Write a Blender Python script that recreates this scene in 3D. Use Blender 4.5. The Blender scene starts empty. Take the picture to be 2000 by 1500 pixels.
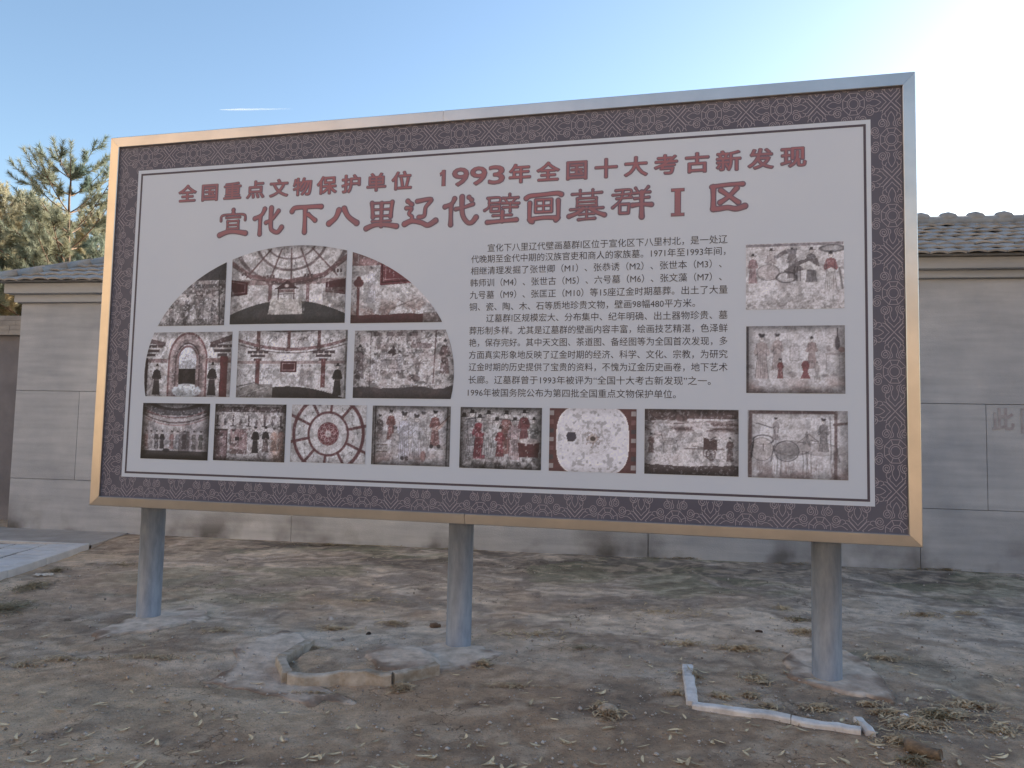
import bpy, math, random
import numpy as np
from mathutils import Vector, Matrix

random.seed(7)
rng = np.random.default_rng(11)
S = bpy.context.scene
COL = S.collection

# ------------------------------------------------------------------ camera
FPX = 1431.1
CAM = Vector((0, 0, 1.55))
CR = Vector((0.99977216, -0.00143631, 0.02129729))
CU = Vector((-0.02134566, -0.06727276, 0.99750626))
CF = Vector((0.0, 0.99773359, 0.06728809))
cd = bpy.data.cameras.new('camera')
cd.sensor_width = 36.0
cd.sensor_fit = 'HORIZONTAL'
cd.lens = FPX / 2000 * 36.0
cd.clip_start = 0.05
cd.clip_end = 30000
cam = bpy.data.objects.new('camera', cd)
COL.objects.link(cam)
cam.matrix_world = Matrix((
    (CR.x, CU.x, -CF.x, CAM.x), (CR.y, CU.y, -CF.y, CAM.y), (CR.z, CU.z, -CF.z, CAM.z), (0, 0, 0, 1)))
S.camera = cam

# ------------------------------------------------------------------ light
SUN_AZ = math.radians(51.0)      # clockwise from +Y
SUN_EL = math.radians(16.5)
w = bpy.data.worlds.new('World')
S.world = w
w.use_nodes = True
wn = w.node_tree.nodes
sky = wn.new('ShaderNodeTexSky')
sky.sky_type = 'NISHITA'
sky.sun_disc = False
sky.sun_elevation = SUN_EL
sky.sun_rotation = SUN_AZ
sky.altitude = 600
sky.air_density = 1.15
sky.dust_density = 0.75
sky.ozone_density = 1.6
bg = wn['Background']
bg.inputs['Strength'].default_value = 0.084
w.node_tree.links.new(sky.outputs[0], bg.inputs[0])
sl = bpy.data.lights.new('sun', 'SUN')
sl.energy = 5.0
sl.angle = math.radians(0.55)
sl.color = (1.0, 0.92, 0.82)
sun = bpy.data.objects.new('sun', sl)
COL.objects.link(sun)
sd = Vector((math.sin(SUN_AZ) * math.cos(SUN_EL), math.cos(SUN_AZ) * math.cos(SUN_EL), math.sin(SUN_EL)))
sun.rotation_euler = sd.to_track_quat('Z', 'Y').to_euler()
S.view_settings.view_transform = 'Standard'
S.view_settings.look = 'None'
S.view_settings.gamma = 1
S.view_settings.exposure = 1.78

# ------------------------------------------------------------------ helpers
def s2l(c):
    return tuple((x / 12.92 if x <= 0.04045 else ((x + 0.055) / 1.055) ** 2.4) for x in c)

def R8(r, g, b):
    return s2l((r / 255, g / 255, b / 255))

def mat(name, color=(0.5, 0.5, 0.5), rough=0.8, metal=0.0, c2=None, scale=5.0, detail=6.0, mix=(0.4, 0.6),
        bump=0.0, bscale=40.0, coord='Object', stretch=(1, 1, 1), attr=None, extra=None, bdist=0.01, spec=None, objvar=0.0):
    m = bpy.data.materials.new(name)
    m.use_nodes = True
    nt = m.node_tree
    N, L = nt.nodes, nt.links
    b = N['Principled BSDF']
    b.inputs['Roughness'].default_value = rough
    b.inputs['Metallic'].default_value = metal
    if spec is not None:
        b.inputs['Specular IOR Level'].default_value = spec
    tc = N.new('ShaderNodeTexCoord')
    mp = N.new('ShaderNodeMapping')
    mp.inputs['Scale'].default_value = stretch
    L.new(tc.outputs[coord], mp.inputs['Vector'])
    cur = None
    if attr:
        a = N.new('ShaderNodeAttribute')
        a.attribute_name = attr
        cur = a.outputs['Color']
    if c2 is not None:
        nz = N.new('ShaderNodeTexNoise')
        nz.inputs['Scale'].default_value = scale
        nz.inputs['Detail'].default_value = detail
        nz.inputs['Roughness'].default_value = 0.62
        L.new(mp.outputs[0], nz.inputs['Vector'])
        rp = N.new('ShaderNodeValToRGB')
        rp.color_ramp.elements[0].position = mix[0]
        rp.color_ramp.elements[1].position = mix[1]
        rp.color_ramp.elements[0].color = (*color, 1)
        rp.color_ramp.elements[1].color = (*c2, 1)
        L.new(nz.outputs['Fac'], rp.inputs['Fac'])
        if cur is None:
            cur = rp.outputs[0]
        else:
            mx = N.new('ShaderNodeMix')
            mx.data_type = 'RGBA'
            mx.blend_type = 'MULTIPLY'
            mx.inputs[0].default_value = 1
            L.new(cur, mx.inputs[6])
            L.new(rp.outputs[0], mx.inputs[7])
            cur = mx.outputs[2]
    if objvar:
        oi = N.new('ShaderNodeObjectInfo')
        mr = N.new('ShaderNodeMapRange')
        mr.inputs[3].default_value = 1 - objvar
        mr.inputs[4].default_value = 1 + objvar
        L.new(oi.outputs['Random'], mr.inputs[0])
        mx = N.new('ShaderNodeVectorMath')
        mx.operation = 'SCALE'
        if cur is None:
            mx.inputs[0].default_value = color
        else:
            L.new(cur, mx.inputs[0])
        L.new(mr.outputs[0], mx.inputs['Scale'])
        cur = mx.outputs[0]
    if cur is None:
        b.inputs['Base Color'].default_value = (*color, 1)
    else:
        L.new(cur, b.inputs['Base Color'])
    if bump:
        n2 = N.new('ShaderNodeTexNoise')
        n2.inputs['Scale'].default_value = bscale
        n2.inputs['Detail'].default_value = 8
        n2.inputs['Roughness'].default_value = 0.65
        L.new(mp.outputs[0], n2.inputs['Vector'])
        bp = N.new('ShaderNodeBump')
        bp.inputs['Strength'].default_value = bump
        bp.inputs['Distance'].default_value = bdist
        L.new(n2.outputs['Fac'], bp.inputs['Height'])
        L.new(bp.outputs[0], b.inputs['Normal'])
    if extra:
        extra(nt, b, mp, cur)
    return m

def setp(o, label=None, cat=None, group=None, kind=None):
    if label: o['label'] = label
    if cat: o['category'] = cat
    if group: o['group'] = group
    if kind: o['kind'] = kind
    return o

def empty(name, loc=(0, 0, 0), rz=0.0, parent=None):
    o = bpy.data.objects.new(name, None)
    o.empty_display_size = 0.2
    o.location = loc
    o.rotation_euler = (0, 0, rz)
    COL.objects.link(o)
    if parent: o.parent = parent
    return o

class MB:
    def __init__(self):
        self.v = []; self.f = []; self.smooth = False
    def add(self, vs, fs):
        n = len(self.v)
        self.v.extend([tuple(p) for p in vs])
        self.f.extend([tuple(i + n for i in f) for f in fs])
    def box(self, x0, x1, y0, y1, z0, z1):
        self.add([(x0, y0, z0), (x1, y0, z0), (x1, y1, z0), (x0, y1, z0), (x0, y0, z1), (x1, y0, z1), (x1, y1, z1), (x0, y1, z1)],
                 [(0, 3, 2, 1), (4, 5, 6, 7), (0, 1, 5, 4), (1, 2, 6, 5), (2, 3, 7, 6), (3, 0, 4, 7)])
    def tube(self, pts, radii, n=10, cap=True):
        pts = [Vector(p) for p in pts]
        rings = []
        for i, p in enumerate(pts):
            t = (pts[min(i + 1, len(pts) - 1)] - pts[max(i - 1, 0)]).normalized()
            a = t.cross(Vector((0, 0, 1)) if abs(t.z) < 0.9 else Vector((1, 0, 0))).normalized()
            b = t.cross(a)
            r = radii[i] if hasattr(radii, '__len__') else radii
            rings.append([p + (a * math.cos(2 * math.pi * k / n) + b * math.sin(2 * math.pi * k / n)) * r for k in range(n)])
        vs = [q for rg in rings for q in rg]
        fs = []
        for i in range(len(pts) - 1):
            for k in range(n):
                k2 = (k + 1) % n
                fs.append((i * n + k, i * n + k2, (i + 1) * n + k2, (i + 1) * n + k))
        if cap:
            fs.append(tuple(range(n)))
            fs.append(tuple((len(pts) - 1) * n + k for k in reversed(range(n))))
        self.add(vs, fs)
    def build(self, name, m, parent=None, smooth=None, bevel=0.0):
        me = bpy.data.meshes.new(name)
        me.from_pydata(self.v, [], self.f)
        me.update()
        o = bpy.data.objects.new(name, me)
        COL.objects.link(o)
        if m: me.materials.append(m)
        if parent: o.parent = parent
        if smooth or self.smooth:
            me.polygons.foreach_set('use_smooth', [True] * len(me.polygons))
        if bevel:
            md = o.modifiers.new('bevel', 'BEVEL')
            md.width = bevel
            md.segments = 2
            md.limit_method = 'ANGLE'
        return o

def fast_mesh(name, V, F, m, parent=None, colors=None, smooth=False):
    """V (n,3) array, F (k,c) array of equal-size faces"""
    me = bpy.data.meshes.new(name)
    k, c = F.shape
    me.vertices.add(len(V)); me.vertices.foreach_set('co', np.ascontiguousarray(V, dtype=np.float32).ravel())
    me.loops.add(k * c); me.loops.foreach_set('vertex_index', np.ascontiguousarray(F, dtype=np.int32).ravel())
    me.polygons.add(k); me.polygons.foreach_set('loop_start', np.arange(k, dtype=np.int32) * c)
    me.update(calc_edges=True)
    if colors is not None:
        ca = me.color_attributes.new('tint', 'FLOAT_COLOR', 'POINT')
        ca.data.foreach_set('color', np.concatenate([colors, np.ones((len(colors), 1))], 1).astype(np.float32).ravel())
    if smooth:
        me.polygons.foreach_set('use_smooth', np.ones(k, dtype=bool))
    me.validate()
    o = bpy.data.objects.new(name, me)
    COL.objects.link(o)
    if m: me.materials.append(m)
    if parent: o.parent = parent
    return o

def vn(x, y, seed=0):
    x = np.asarray(x, float); y = np.asarray(y, float)
    ix = np.floor(x); iy = np.floor(y); fx = x - ix; fy = y - iy
    fx = fx * fx * (3 - 2 * fx); fy = fy * fy * (3 - 2 * fy)
    def h(a, b):
        s = np.sin(a * 127.1 + b * 311.7 + seed * 74.7) * 43758.5453
        return s - np.floor(s)
    return (h(ix, iy) * (1 - fx) + h(ix + 1, iy) * fx) * (1 - fy) + (h(ix, iy + 1) * (1 - fx) + h(ix + 1, iy + 1) * fx) * fy

def fbm(x, y, seed=0, oct=4):
    s = 0; a = 0.5; t = 0
    for k in range(oct):
        s = s + a * vn(np.asarray(x) * 2 ** k, np.asarray(y) * 2 ** k, seed + k * 13); t += a; a *= 0.5
    return s / t

def sstep(a, b, x):
    t = np.clip((x - a) / (b - a), 0, 1)
    return t * t * (3 - 2 * t)

# ------------------------------------------------------------------ ground
WP0 = Vector((-5.29, 10.36, 0)); WYAW = math.atan2(-1.63, 11.29)
WE = Vector((math.cos(WYAW), math.sin(WYAW), 0)); WN = Vector((-math.sin(WYAW), math.cos(WYAW), 0))

def hgt(x, y):
    x = np.asarray(x, float); y = np.asarray(y, float)
    r = np.hypot(x, y - 6)
    amp = np.clip(1.4 - r / 30, 0.15, 1)
    h = (fbm(x * 0.9, y * 0.9, 3, 3) - 0.5) * 0.06 + (fbm(x * 5, y * 5, 9, 3) - 0.5) * 0.016 + (fbm(x * 14, y * 14, 19, 2) - 0.5) * 0.012
    dwall = (WP0.x - x) * WN.x + (WP0.y - y) * WN.y     # metres in front of the wall
    h = h * np.clip(np.abs(dwall) / 0.5, 0.25, 1)
    # the soil rises a little round the foot of the wall, a shallow bank on the right
    h = h + 0.03 * sstep(1.6, 0.0, np.abs(dwall))
    h = h + 0.048 * sstep(1.0, .86, np.hypot((x + .93) / .50, (y - 4.98) / .37))   # soil held by the broken edging
    return h * amp

def H(x, y):
    return float(hgt(x, y))

def axis(c0, c1, step, far):
    a = list(np.arange(c0, c1 + 1e-6, step))
    d = step; p = c1; hi = []
    while p < far:
        d *= 1.25; p += d; hi.append(p)
    d = step; p = c0; lo = []
    while p > -far:
        d *= 1.25; p -= d; lo.append(p)
    return np.array(lo[::-1] + a + hi)

gx = axis(-7.0, 7.0, 0.028, 900); gy = axis(3.0, 10.6, 0.028, 900)
GX, GY = np.meshgrid(gx, gy)
GZ = hgt(GX, GY)
nx, ny = len(gx), len(gy)
V = np.stack([GX.ravel(), GY.ravel(), GZ.ravel()], 1)
ii = np.arange(nx * ny).reshape(ny, nx)
Fq = np.stack([ii[:-1, :-1].ravel(), ii[:-1, 1:].ravel(), ii[1:, 1:].ravel(), ii[1:, :-1].ravel()], 1)

def mixc(a, b, t):
    t = np.asarray(t)[..., None]
    return a * (1 - t) + np.asarray(b) * t

def seg_d(x, y, pts):
    d = np.full(np.shape(x), 1e9)
    for (ax, ay), (bx, by) in zip(pts[:-1], pts[1:]):
        vx, vy = bx - ax, by - ay
        t = np.clip(((x - ax) * vx + (y - ay) * vy) / (vx * vx + vy * vy + 1e-12), 0, 1)
        d = np.minimum(d, np.hypot(x - ax - t * vx, y - ay - t * vy))
    return d

x, y = V[:, 0], V[:, 1]
wx = x + (fbm(x * 1.5, y * 1.5, 21) - .5) * 1.0; wy = y + (fbm(x * 1.5, y * 1.5, 22) - .5) * 1.0
SOIL = np.array(R8(118, 104, 92)); c = np.tile(SOIL, (len(x), 1))
c = mixc(c, R8(140, 126, 112), sstep(.45, .7, fbm(wx * .8, wy * .8, 31)))
c = mixc(c, R8(96, 88, 82), .8 * sstep(.5, .68, fbm(wx * 1.7, wy * 2.6, 32)))
dw = (WP0.x - x) * WN.x + (WP0.y - y) * WN.y
band = sstep(5.2, 2.6, dw + (fbm(wx * .9, wy * .9, 41) - .5) * 2.5) * sstep(-5.6, -3.2, x)
c = mixc(c, R8(104, 101, 101), .75 * band)                       # crusted grey ground before the wall
w2x = x + (fbm(x * 2.2, y * 2.2, 23) - .5) * .9; w2y = y + (fbm(x * 2.2, y * 2.2, 24) - .5) * .6
st = fbm(w2x * 2.8 + w2y * .6, w2y * 3.6, 51, 7)
c = mixc(c, R8(154, 148, 144), band * sstep(.52, .66, st) * .65)  # pale streaks of worn mortar
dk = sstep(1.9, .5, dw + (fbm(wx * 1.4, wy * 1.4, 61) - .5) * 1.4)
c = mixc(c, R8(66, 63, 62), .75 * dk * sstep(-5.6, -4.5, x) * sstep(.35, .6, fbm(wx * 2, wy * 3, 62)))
c = mixc(c, R8(88, 92, 76), .45 * sstep(.55, .7, fbm(wx * 1.1, wy * 1.6, 63)) * band)   # moss
pale = np.zeros(len(x))
for (px, py, rx, ry) in [(-1.9, 4.95, .45, .28), (-1.35, 4.35, .75, .16), (-2.0, 5.5, .35, .35), (-.55, 5.3, .7, .33), (-1.1, 5.6, .5, .3),
                         (.9, 4.75, .42, .2), (1.55, 4.45, .35, .15), (1.0, 6.2, .9, .4), (2.6, 6.2, .8, .25), (3.4, 6.6, .8, .4), (-2.9, 5.05, .5, .18), (.2, 5.5, .5, .4),(.3,4.9,.35,.2)]:
    d = np.hypot((wx - px) / rx, (wy - py) / ry) + (fbm(x * 6, y * 6, 71) - .5) * 1.1
    pale = np.maximum(pale, sstep(1.15, .75, d))
c = mixc(c, R8(156, 148, 142), .55 * pale * (.5 + .5 * sstep(.4, .55, fbm(x * 5, y * 7, 76, 5))))
c = mixc(c, R8(78, 70, 66), .4 * sstep(.54, .66, fbm(w2x * 5, w2y * 6, 77, 6)))
c = mixc(c, R8(150, 140, 130), .35 * sstep(.54, .66, fbm(w2x * 7 + 9, w2y * 8, 78, 6)))
c = mixc(c, R8(130, 114, 101), .4 * sstep(.56, .66, fbm(wx * 1.3, wy * 1.3, 81)) * sstep(1.2, 3, dw))
path = sstep(.35, 0., np.abs(y - 3.95 + .1 * x + .2 * np.sin(x * 1.3)) - .15) * sstep(-.2, -1.5, x)
c = mixc(c, R8(134, 124, 112), .45 * path)
c = c * (2.25 + 0.55 * fbm(x * 14, y * 14, 91, 3))[:, None]
c = c * np.array([1.05, .985, .87])
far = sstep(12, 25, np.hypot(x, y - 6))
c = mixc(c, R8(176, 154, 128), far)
# cracks
def vor(nt, b, mp, cur):
    N, L = nt.nodes, nt.links
    v = N.new('ShaderNodeTexVoronoi'); v.feature = 'DISTANCE_TO_EDGE'; v.inputs['Scale'].default_value = 1.7
    nz = N.new('ShaderNodeTexNoise'); nz.inputs['Scale'].default_value = 5; nz.inputs['Detail'].default_value = 6
    L.new(mp.outputs[0], nz.inputs['Vector'])
    ad = N.new('ShaderNodeVectorMath'); ad.operation = 'MULTIPLY_ADD'
    ad.inputs[1].default_value = (.55, .55, .55)
    L.new(nz.outputs['Color'], ad.inputs[0]); L.new(mp.outputs[0], ad.inputs[2]); L.new(ad.outputs[0], v.inputs['Vector'])
    rp = N.new('ShaderNodeValToRGB')
    rp.color_ramp.elements[0].position = 0.0; rp.color_ramp.elements[1].position = 0.012
    rp.color_ramp.elements[0].color = (.35, .33, .31, 1); rp.color_ramp.elements[1].color = (1, 1, 1, 1)
    L.new(v.outputs['Distance'], rp.inputs['Fac'])
    n3 = N.new('ShaderNodeTexNoise'); n3.inputs['Scale'].default_value = .9; n3.inputs['Detail'].default_value = 2
    L.new(mp.outputs[0], n3.inputs['Vector'])
    r3 = N.new('ShaderNodeValToRGB'); r3.color_ramp.elements[0].position = .50; r3.color_ramp.elements[1].position = .58
    L.new(n3.outputs['Fac'], r3.inputs['Fac'])
    # fine dark and light specks (grit)
    n4 = N.new('ShaderNodeTexNoise'); n4.inputs['Scale'].default_value = 95; n4.inputs['Detail'].default_value = 3
    L.new(mp.outputs[0], n4.inputs['Vector'])
    r4 = N.new('ShaderNodeValToRGB'); e = r4.color_ramp.elements
    e[0].position = .30; e[0].color = (.55, .53, .5, 1); e[1].position = .42; e[1].color = (1, 1, 1, 1)
    k = e.new(.66); k.color = (1, 1, 1, 1); k = e.new(.74); k.color = (1.5, 1.5, 1.5, 1)
    L.new(n4.outputs['Fac'], r4.inputs['Fac'])
    m1 = N.new('ShaderNodeMix'); m1.data_type = 'RGBA'; m1.blend_type = 'MULTIPLY'
    L.new(r3.outputs[0], m1.inputs[0]); L.new(cur, m1.inputs[6]); L.new(rp.outputs[0], m1.inputs[7])
    m2 = N.new('ShaderNodeMix'); m2.data_type = 'RGBA'; m2.blend_type = 'MULTIPLY'; m2.inputs[0].default_value = .8
    L.new(m1.outputs[2], m2.inputs[6]); L.new(r4.outputs[0], m2.inputs[7])
    L.new(m2.outputs[2], b.inputs['Base Color'])
M_ground = mat('soil', (.8, .79, .78), .95, c2=(1.18, 1.16, 1.14), scale=9, detail=10, mix=(.35, .65), attr='tint', bump=1.0, bscale=34,
               bdist=.03, extra=vor, spec=.2)
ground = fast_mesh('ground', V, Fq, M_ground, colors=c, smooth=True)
setp(ground, kind='structure')

# ------------------------------------------------------------------ loess hills behind the viewer (seen mirrored in the steel frame)
hv, hf = [], []
NA, NR = 60, 9
for i in range(NA + 1):
    a_ = math.radians(95 + 175 * i / NA + 0)          # azimuth, clockwise from +Y, sweeping behind the camera
    for j in range(NR):
        t = j / (NR - 1); rr = 38 + 62 * t
        el_ = 13.0 + 15 * float(sstep(176, 196, math.degrees(a_))) + 1.5 * math.sin(i * .31) + 1.2 * math.sin(i * .83 + 2)
        zz = rr * math.tan(math.radians(el_)) * (t ** 1.1) + (float(fbm(i * .35, j * .6, 4, 3)) - .5) * 3 * t - .3
        hv.append((math.sin(a_) * rr, math.cos(a_) * rr, zz))
hf = [(i * NR + j, (i + 1) * NR + j, (i + 1) * NR + j + 1, i * NR + j + 1) for i in range(NA) for j in range(NR - 1)]
hl = fast_mesh('hills', np.array(hv), np.array(hf), mat('loess', R8(168, 144, 114), .95, c2=R8(122, 108, 90), scale=.12, detail=8, mix=(.35, .65), bump=.4, bscale=1), smooth=True)
setp(hl, kind='structure')

# ------------------------------------------------------------------ perimeter building / wall
def stain(nt, b, mp, cur):
    """damp blotches in the lowest half metre of the cladding"""
    N, L = nt.nodes, nt.links
    sx = N.new('ShaderNodeSeparateXYZ'); L.new(mp.outputs[0], sx.inputs[0])
    nz = N.new('ShaderNodeTexNoise'); nz.inputs['Scale'].default_value = 1.3; nz.inputs['Detail'].default_value = 7
    L.new(mp.outputs[0], nz.inputs['Vector'])
    mr = N.new('ShaderNodeMapRange'); mr.inputs[1].default_value = .55; mr.inputs[2].default_value = .05
    L.new(sx.outputs[2], mr.inputs[0])
    ml = N.new('ShaderNodeMath'); ml.operation = 'MULTIPLY'
    L.new(mr.outputs[0], ml.inputs[0]); 
    r = N.new('ShaderNodeMapRange'); r.inputs[1].default_value = .47; r.inputs[2].default_value = .66
    L.new(nz.outputs['Fac'], r.inputs[0]); L.new(r.outputs[0], ml.inputs[1])
    m1 = N.new('ShaderNodeMix'); m1.data_type = 'RGBA'
    L.new(ml.outputs[0], m1.inputs[0]); L.new(cur, m1.inputs[6]); m1.inputs[7].default_value = (.12, .112, .105, 1)
    n2 = N.new('ShaderNodeTexNoise'); n2.inputs['Scale'].default_value = 2.2; n2.inputs['Detail'].default_value = 8
    mp2 = N.new('ShaderNodeMapping'); mp2.inputs['Scale'].default_value = (.5, 1, 5)
    L.new(mp.outputs[0], mp2.inputs[0]); L.new(mp2.outputs[0], n2.inputs['Vector'])
    rp = N.new('ShaderNodeValToRGB'); rp.color_ramp.elements[0].position = .3; rp.color_ramp.elements[1].position = .7
    rp.color_ramp.elements[0].color = (.86, .86, .87, 1); rp.color_ramp.elements[1].color = (1.1, 1.09, 1.08, 1)
    L.new(n2.outputs['Fac'], rp.inputs['Fac'])
    m2 = N.new('ShaderNodeMix'); m2.data_type = 'RGBA'; m2.blend_type = 'MULTIPLY'; m2.inputs[0].default_value = 1
    L.new(m1.outputs[2], m2.inputs[6]); L.new(rp.outputs[0], m2.inputs[7])
    L.new(m2.outputs[2], b.inputs['Base Color'])
M_slab = mat('grey_stone', R8(160, 163, 168), .8, c2=R8(191, 192, 193), scale=.9, detail=12, mix=(.32, .68), bump=.5, bscale=55,
             extra=stain, objvar=.045)
M_core = mat('mortar', (.24, .235, .23), .95, c2=(.3, .29, .28), scale=6)
M_corn = mat('cornice_stone', R8(156, 159, 163), .85, c2=R8(182, 183, 184), scale=2.2, detail=8, mix=(.3, .7), bump=.3, bscale=25, stretch=(.3, 1, 2))
M_tile = mat('grey_tile', R8(140, 136, 131), .8, c2=R8(180, 174, 166), scale=3.5, detail=9, mix=(.33, .68), bump=.6, bscale=30, stretch=(.6, 1.5, 1.5))
M_ridge = mat('ridge_tile', R8(130, 130, 130), .8, c2=R8(166, 165, 162), scale=5, detail=8, mix=(.33, .68), bump=.5, bscale=25)

def building(name, s0, s1, ze, rows, bands, zr, label, hip, depth=3.3, base=WP0, setback=0.0):
    root = empty(name, base + WN * setback, WYAW)
    setp(root, label, 'building' if hip is not None else 'wall')
    mb = MB(); mb.box(s0 + .02, s1 - .02, .045, depth, -.15, ze)
    mb.build('wall_core', M_core, root)
    for (z0, z1, js) in rows:
        js = [s for s in js if s0 <= s <= s1]
        for a, b_ in zip(js[:-1], js[1:]):
            m = MB(); g = .003; d = rng.uniform(0, .003)
            m.box(a + g, b_ - g, -d, .05, z0 + g, z1 - g)
            m.build('stone_slab', M_slab, root, bevel=.003)
    # end face cladding
    m = MB(); m.box(s0 - .002, s0 + .03, .052, depth, -.1, ze - .01); m.build('stone_slab', M_slab, root)
    z = ze
    for h_, pr in bands:
        m = MB(); m.box(s0 - pr, s1 + (pr if s1 > 20 else -.004), -pr, depth, z + .002, z + h_)
        m.build('cornice', M_corn, root, bevel=.008); z += h_
    return root, z

def roof(root, s0, s1, z0, hipL, ov=.27, run=1.95, pitch=math.radians(25), depth=3.3):
    rf = MB()
    zr = z0 + run * math.tan(pitch)
    y0 = -ov; ym = y0 + run; y1 = y0 + 2 * run
    e0 = s0 - (ov if hipL else 0)
    h0 = e0 + (run if hipL else 0)
    rf.add([(e0, y0, z0), (s1, y0, z0), (s1, ym, zr - .0), (h0, ym, zr), (e0, y1, z0), (s1, y1, z0)],
           [(0, 1, 2, 3), (3, 2, 5, 4), (4, 0, 3), (0, 4, 5, 1)])
    body = rf.build('roof', M_tile, root)
    ex = .27; L = run / math.cos(pitch); n = int(L / ex)
    cp, sp = math.cos(pitch), math.sin(pitch)
    for i in range(n + 1):
        t0 = i * ex - .03; t1 = min(t0 + ex + .06, L)
        xs = e0 + (max(t0, 0) * cp if hipL else 0) 
        m = MB(); xx = xs
        while xx < s1 - .05:
            wd = rng.uniform(.20, .24)
            j = rng.uniform(-.012, .012); lift = rng.uniform(.026, .046)
            x1 = min(xx + wd, s1)
            vs = []
            K = 5
            for q in range(K):
                u_ = q / (K - 1); xq = xx + .004 + (x1 - xx - .008) * u_
                cz = .018 * math.sin(u_ * math.pi)
                for (t, up) in ((t0 + j, lift + cz), (t1 + j, .006 + cz * .8), (t0 + j, lift + cz - .024)):
                    vs.append((xq, y0 + t * cp - up * sp, z0 + t * sp + up * cp))
            fs = []
            for q in range(K - 1):
                a, b_ = 3 * q, 3 * (q + 1)
                fs += [(a, b_, b_ + 1, a + 1), (a + 2, b_ + 2, b_, a)]
            fs += [(0, 1, 2), (3 * K - 3, 3 * K - 1, 3 * K - 2)]
            m.add(vs, fs); xx = x1
        m.build('tile_course', M_tile, body)
        if i >= n: break
    # ridge: a bedded roll with raised cover tiles
    m = MB(); m.tube([(h0, ym, zr + .03), (s1, ym, zr + .03)], .085, 10); m.build('ridge_bed', M_ridge, body, smooth=True)
    xx = s0 + .5
    while xx < s1:
        if xx > 6.0 or (hipL and xx > h0):
            m = MB(); w0 = .11
            m.tube([(xx - w0, ym, zr + .045), (xx - w0 * .6, ym, zr + .075), (xx, ym, zr + .085), (xx + w0 * .7, ym, zr + .072), (xx + w0, ym, zr + .045)],
                   [.06, .085, .09, .082, .06], 10)
            m.build('ridge_tile', M_ridge, body, smooth=True)
        xx += .38 + rng.uniform(-.02, .02)
    if hipL:
        m = MB(); k = 9
        for q in range(k):
            a = q / k; b_ = (q + 1.12) / k
            pa = Vector((e0 + a * run, y0 + a * run, z0 + a * run * math.tan(pitch) + .035)); pb = Vector((e0 + b_ * run, y0 + b_ * run, z0 + b_ * run * math.tan(pitch) + .06))
            m = MB(); m.tube([pa, pb], [.075, .06], 10); m.build('hip_tile', M_ridge, body, smooth=True)
    return body

bL, zL = building('side_wing', -1.93, 7.118, 3.30,
    [(-.1, .757, [-1.93, 2.37, 7.118]), (.757, 2.02, [-1.93, -.91, 2.0, 4.6, 7.118]), (2.02, 3.30, [-1.93, 1.2, 4.2, 7.118])],
    [(.115, .07), (.15, .16)], None,
    'grey stone clad wing with a hipped tile roof corner left of the billboard', True)
roof(bL, -1.93, 7.118, zL + .01, True)
bR, zR = building('gatehouse', 7.122, 26.0, 3.545,
    [(-.1, .757, [7.122, 10.33, 13.5, 16.7, 20, 23, 26.0]), (.757, 2.02, [7.122, 8.6, 11.09, 14.2, 17, 20, 23, 26.0]),
     (2.02, 3.545, [7.122, 8.1, 12.6, 16, 20, 26.0])],
    [(.095, .07), (.14, .16)], None,
    'long grey stone gatehouse wall with tiled roof and ridge behind and right of the sign', True)
roof(bR, 7.122, 26.0, zR + .01, False)

# low yard wall running on to the left, set back
yw = empty('yard_wall', WP0 + WN * 1.0, WYAW)
setp(yw, 'low dark yard wall with a tiled coping at the far left edge beside the stone wing', 'wall')
m = MB(); m.box(-14, -1.95, 0, .4, -.2, 2.95); m.build('wall_body', mat('old_render', R8(112, 110, 114), .9, c2=R8(138, 135, 137), scale=1.6, detail=8, mix=(.3, .7), bump=.4), yw)
for k in range(4):
    m = MB(); xx = -14
    while xx < -1.98:
        wd = rng.uniform(.22, .26); j = rng.uniform(-.008, .008)
        m.box(xx, min(xx + wd - .004, -1.96), -.10 + .045 * k + j, .5 - .045 * k, 2.955 + .085 * k, 3.03 + .085 * k); xx += wd
    m.build('coping_tile', M_tile, yw)

# graffiti on the right wall
def text_mesh(s, size=1.0, offset=0.0, res=3):
    cu = bpy.data.curves.new('lettering', 'FONT'); cu.body = s; cu.size = size; cu.offset = offset; cu.resolution_u = res
    o = bpy.data.objects.new('lettering', cu); COL.objects.link(o)
    bpy.context.view_layer.update()
    me = bpy.data.meshes.new_from_object(o)
    vs = np.zeros(len(me.vertices) * 3); me.vertices.foreach_get('co', vs)
    fs = [tuple(p.vertices) for p in me.polygons]
    bpy.data.objects.remove(o); bpy.data.curves.remove(cu); bpy.data.meshes.remove(me)
    return vs.reshape(-1, 3), fs

M_graf = mat('faded_red_paint', R8(156, 147, 149), .9, c2=R8(178, 176, 178), scale=14, mix=(.35, .7))
vs, fs = text_mesh('此', 1, .022)
m = MB(); mn, mxx = vs.min(0), vs.max(0)
m.add([(11.15 + (p[0] - mn[0]) / (mxx[0] - mn[0]) * .25, -.006, 1.71 + (p[1] - mn[1]) / (mxx[1] - mn[1]) * .27) for p in vs], fs)
for (a, b_, c_, d_) in [(11.47, 11.495, 1.70, 1.97), (11.47, 11.66, 1.955, 1.98), (11.47, 11.66, 1.68, 1.70)]:
    m.add([(a, -.0065, c_), (b_, -.0065, c_), (b_, -.0065, d_), (a, -.0065, d_)], [(0, 1, 2, 3)])
m.build('painted_character', M_graf, bR)

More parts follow.
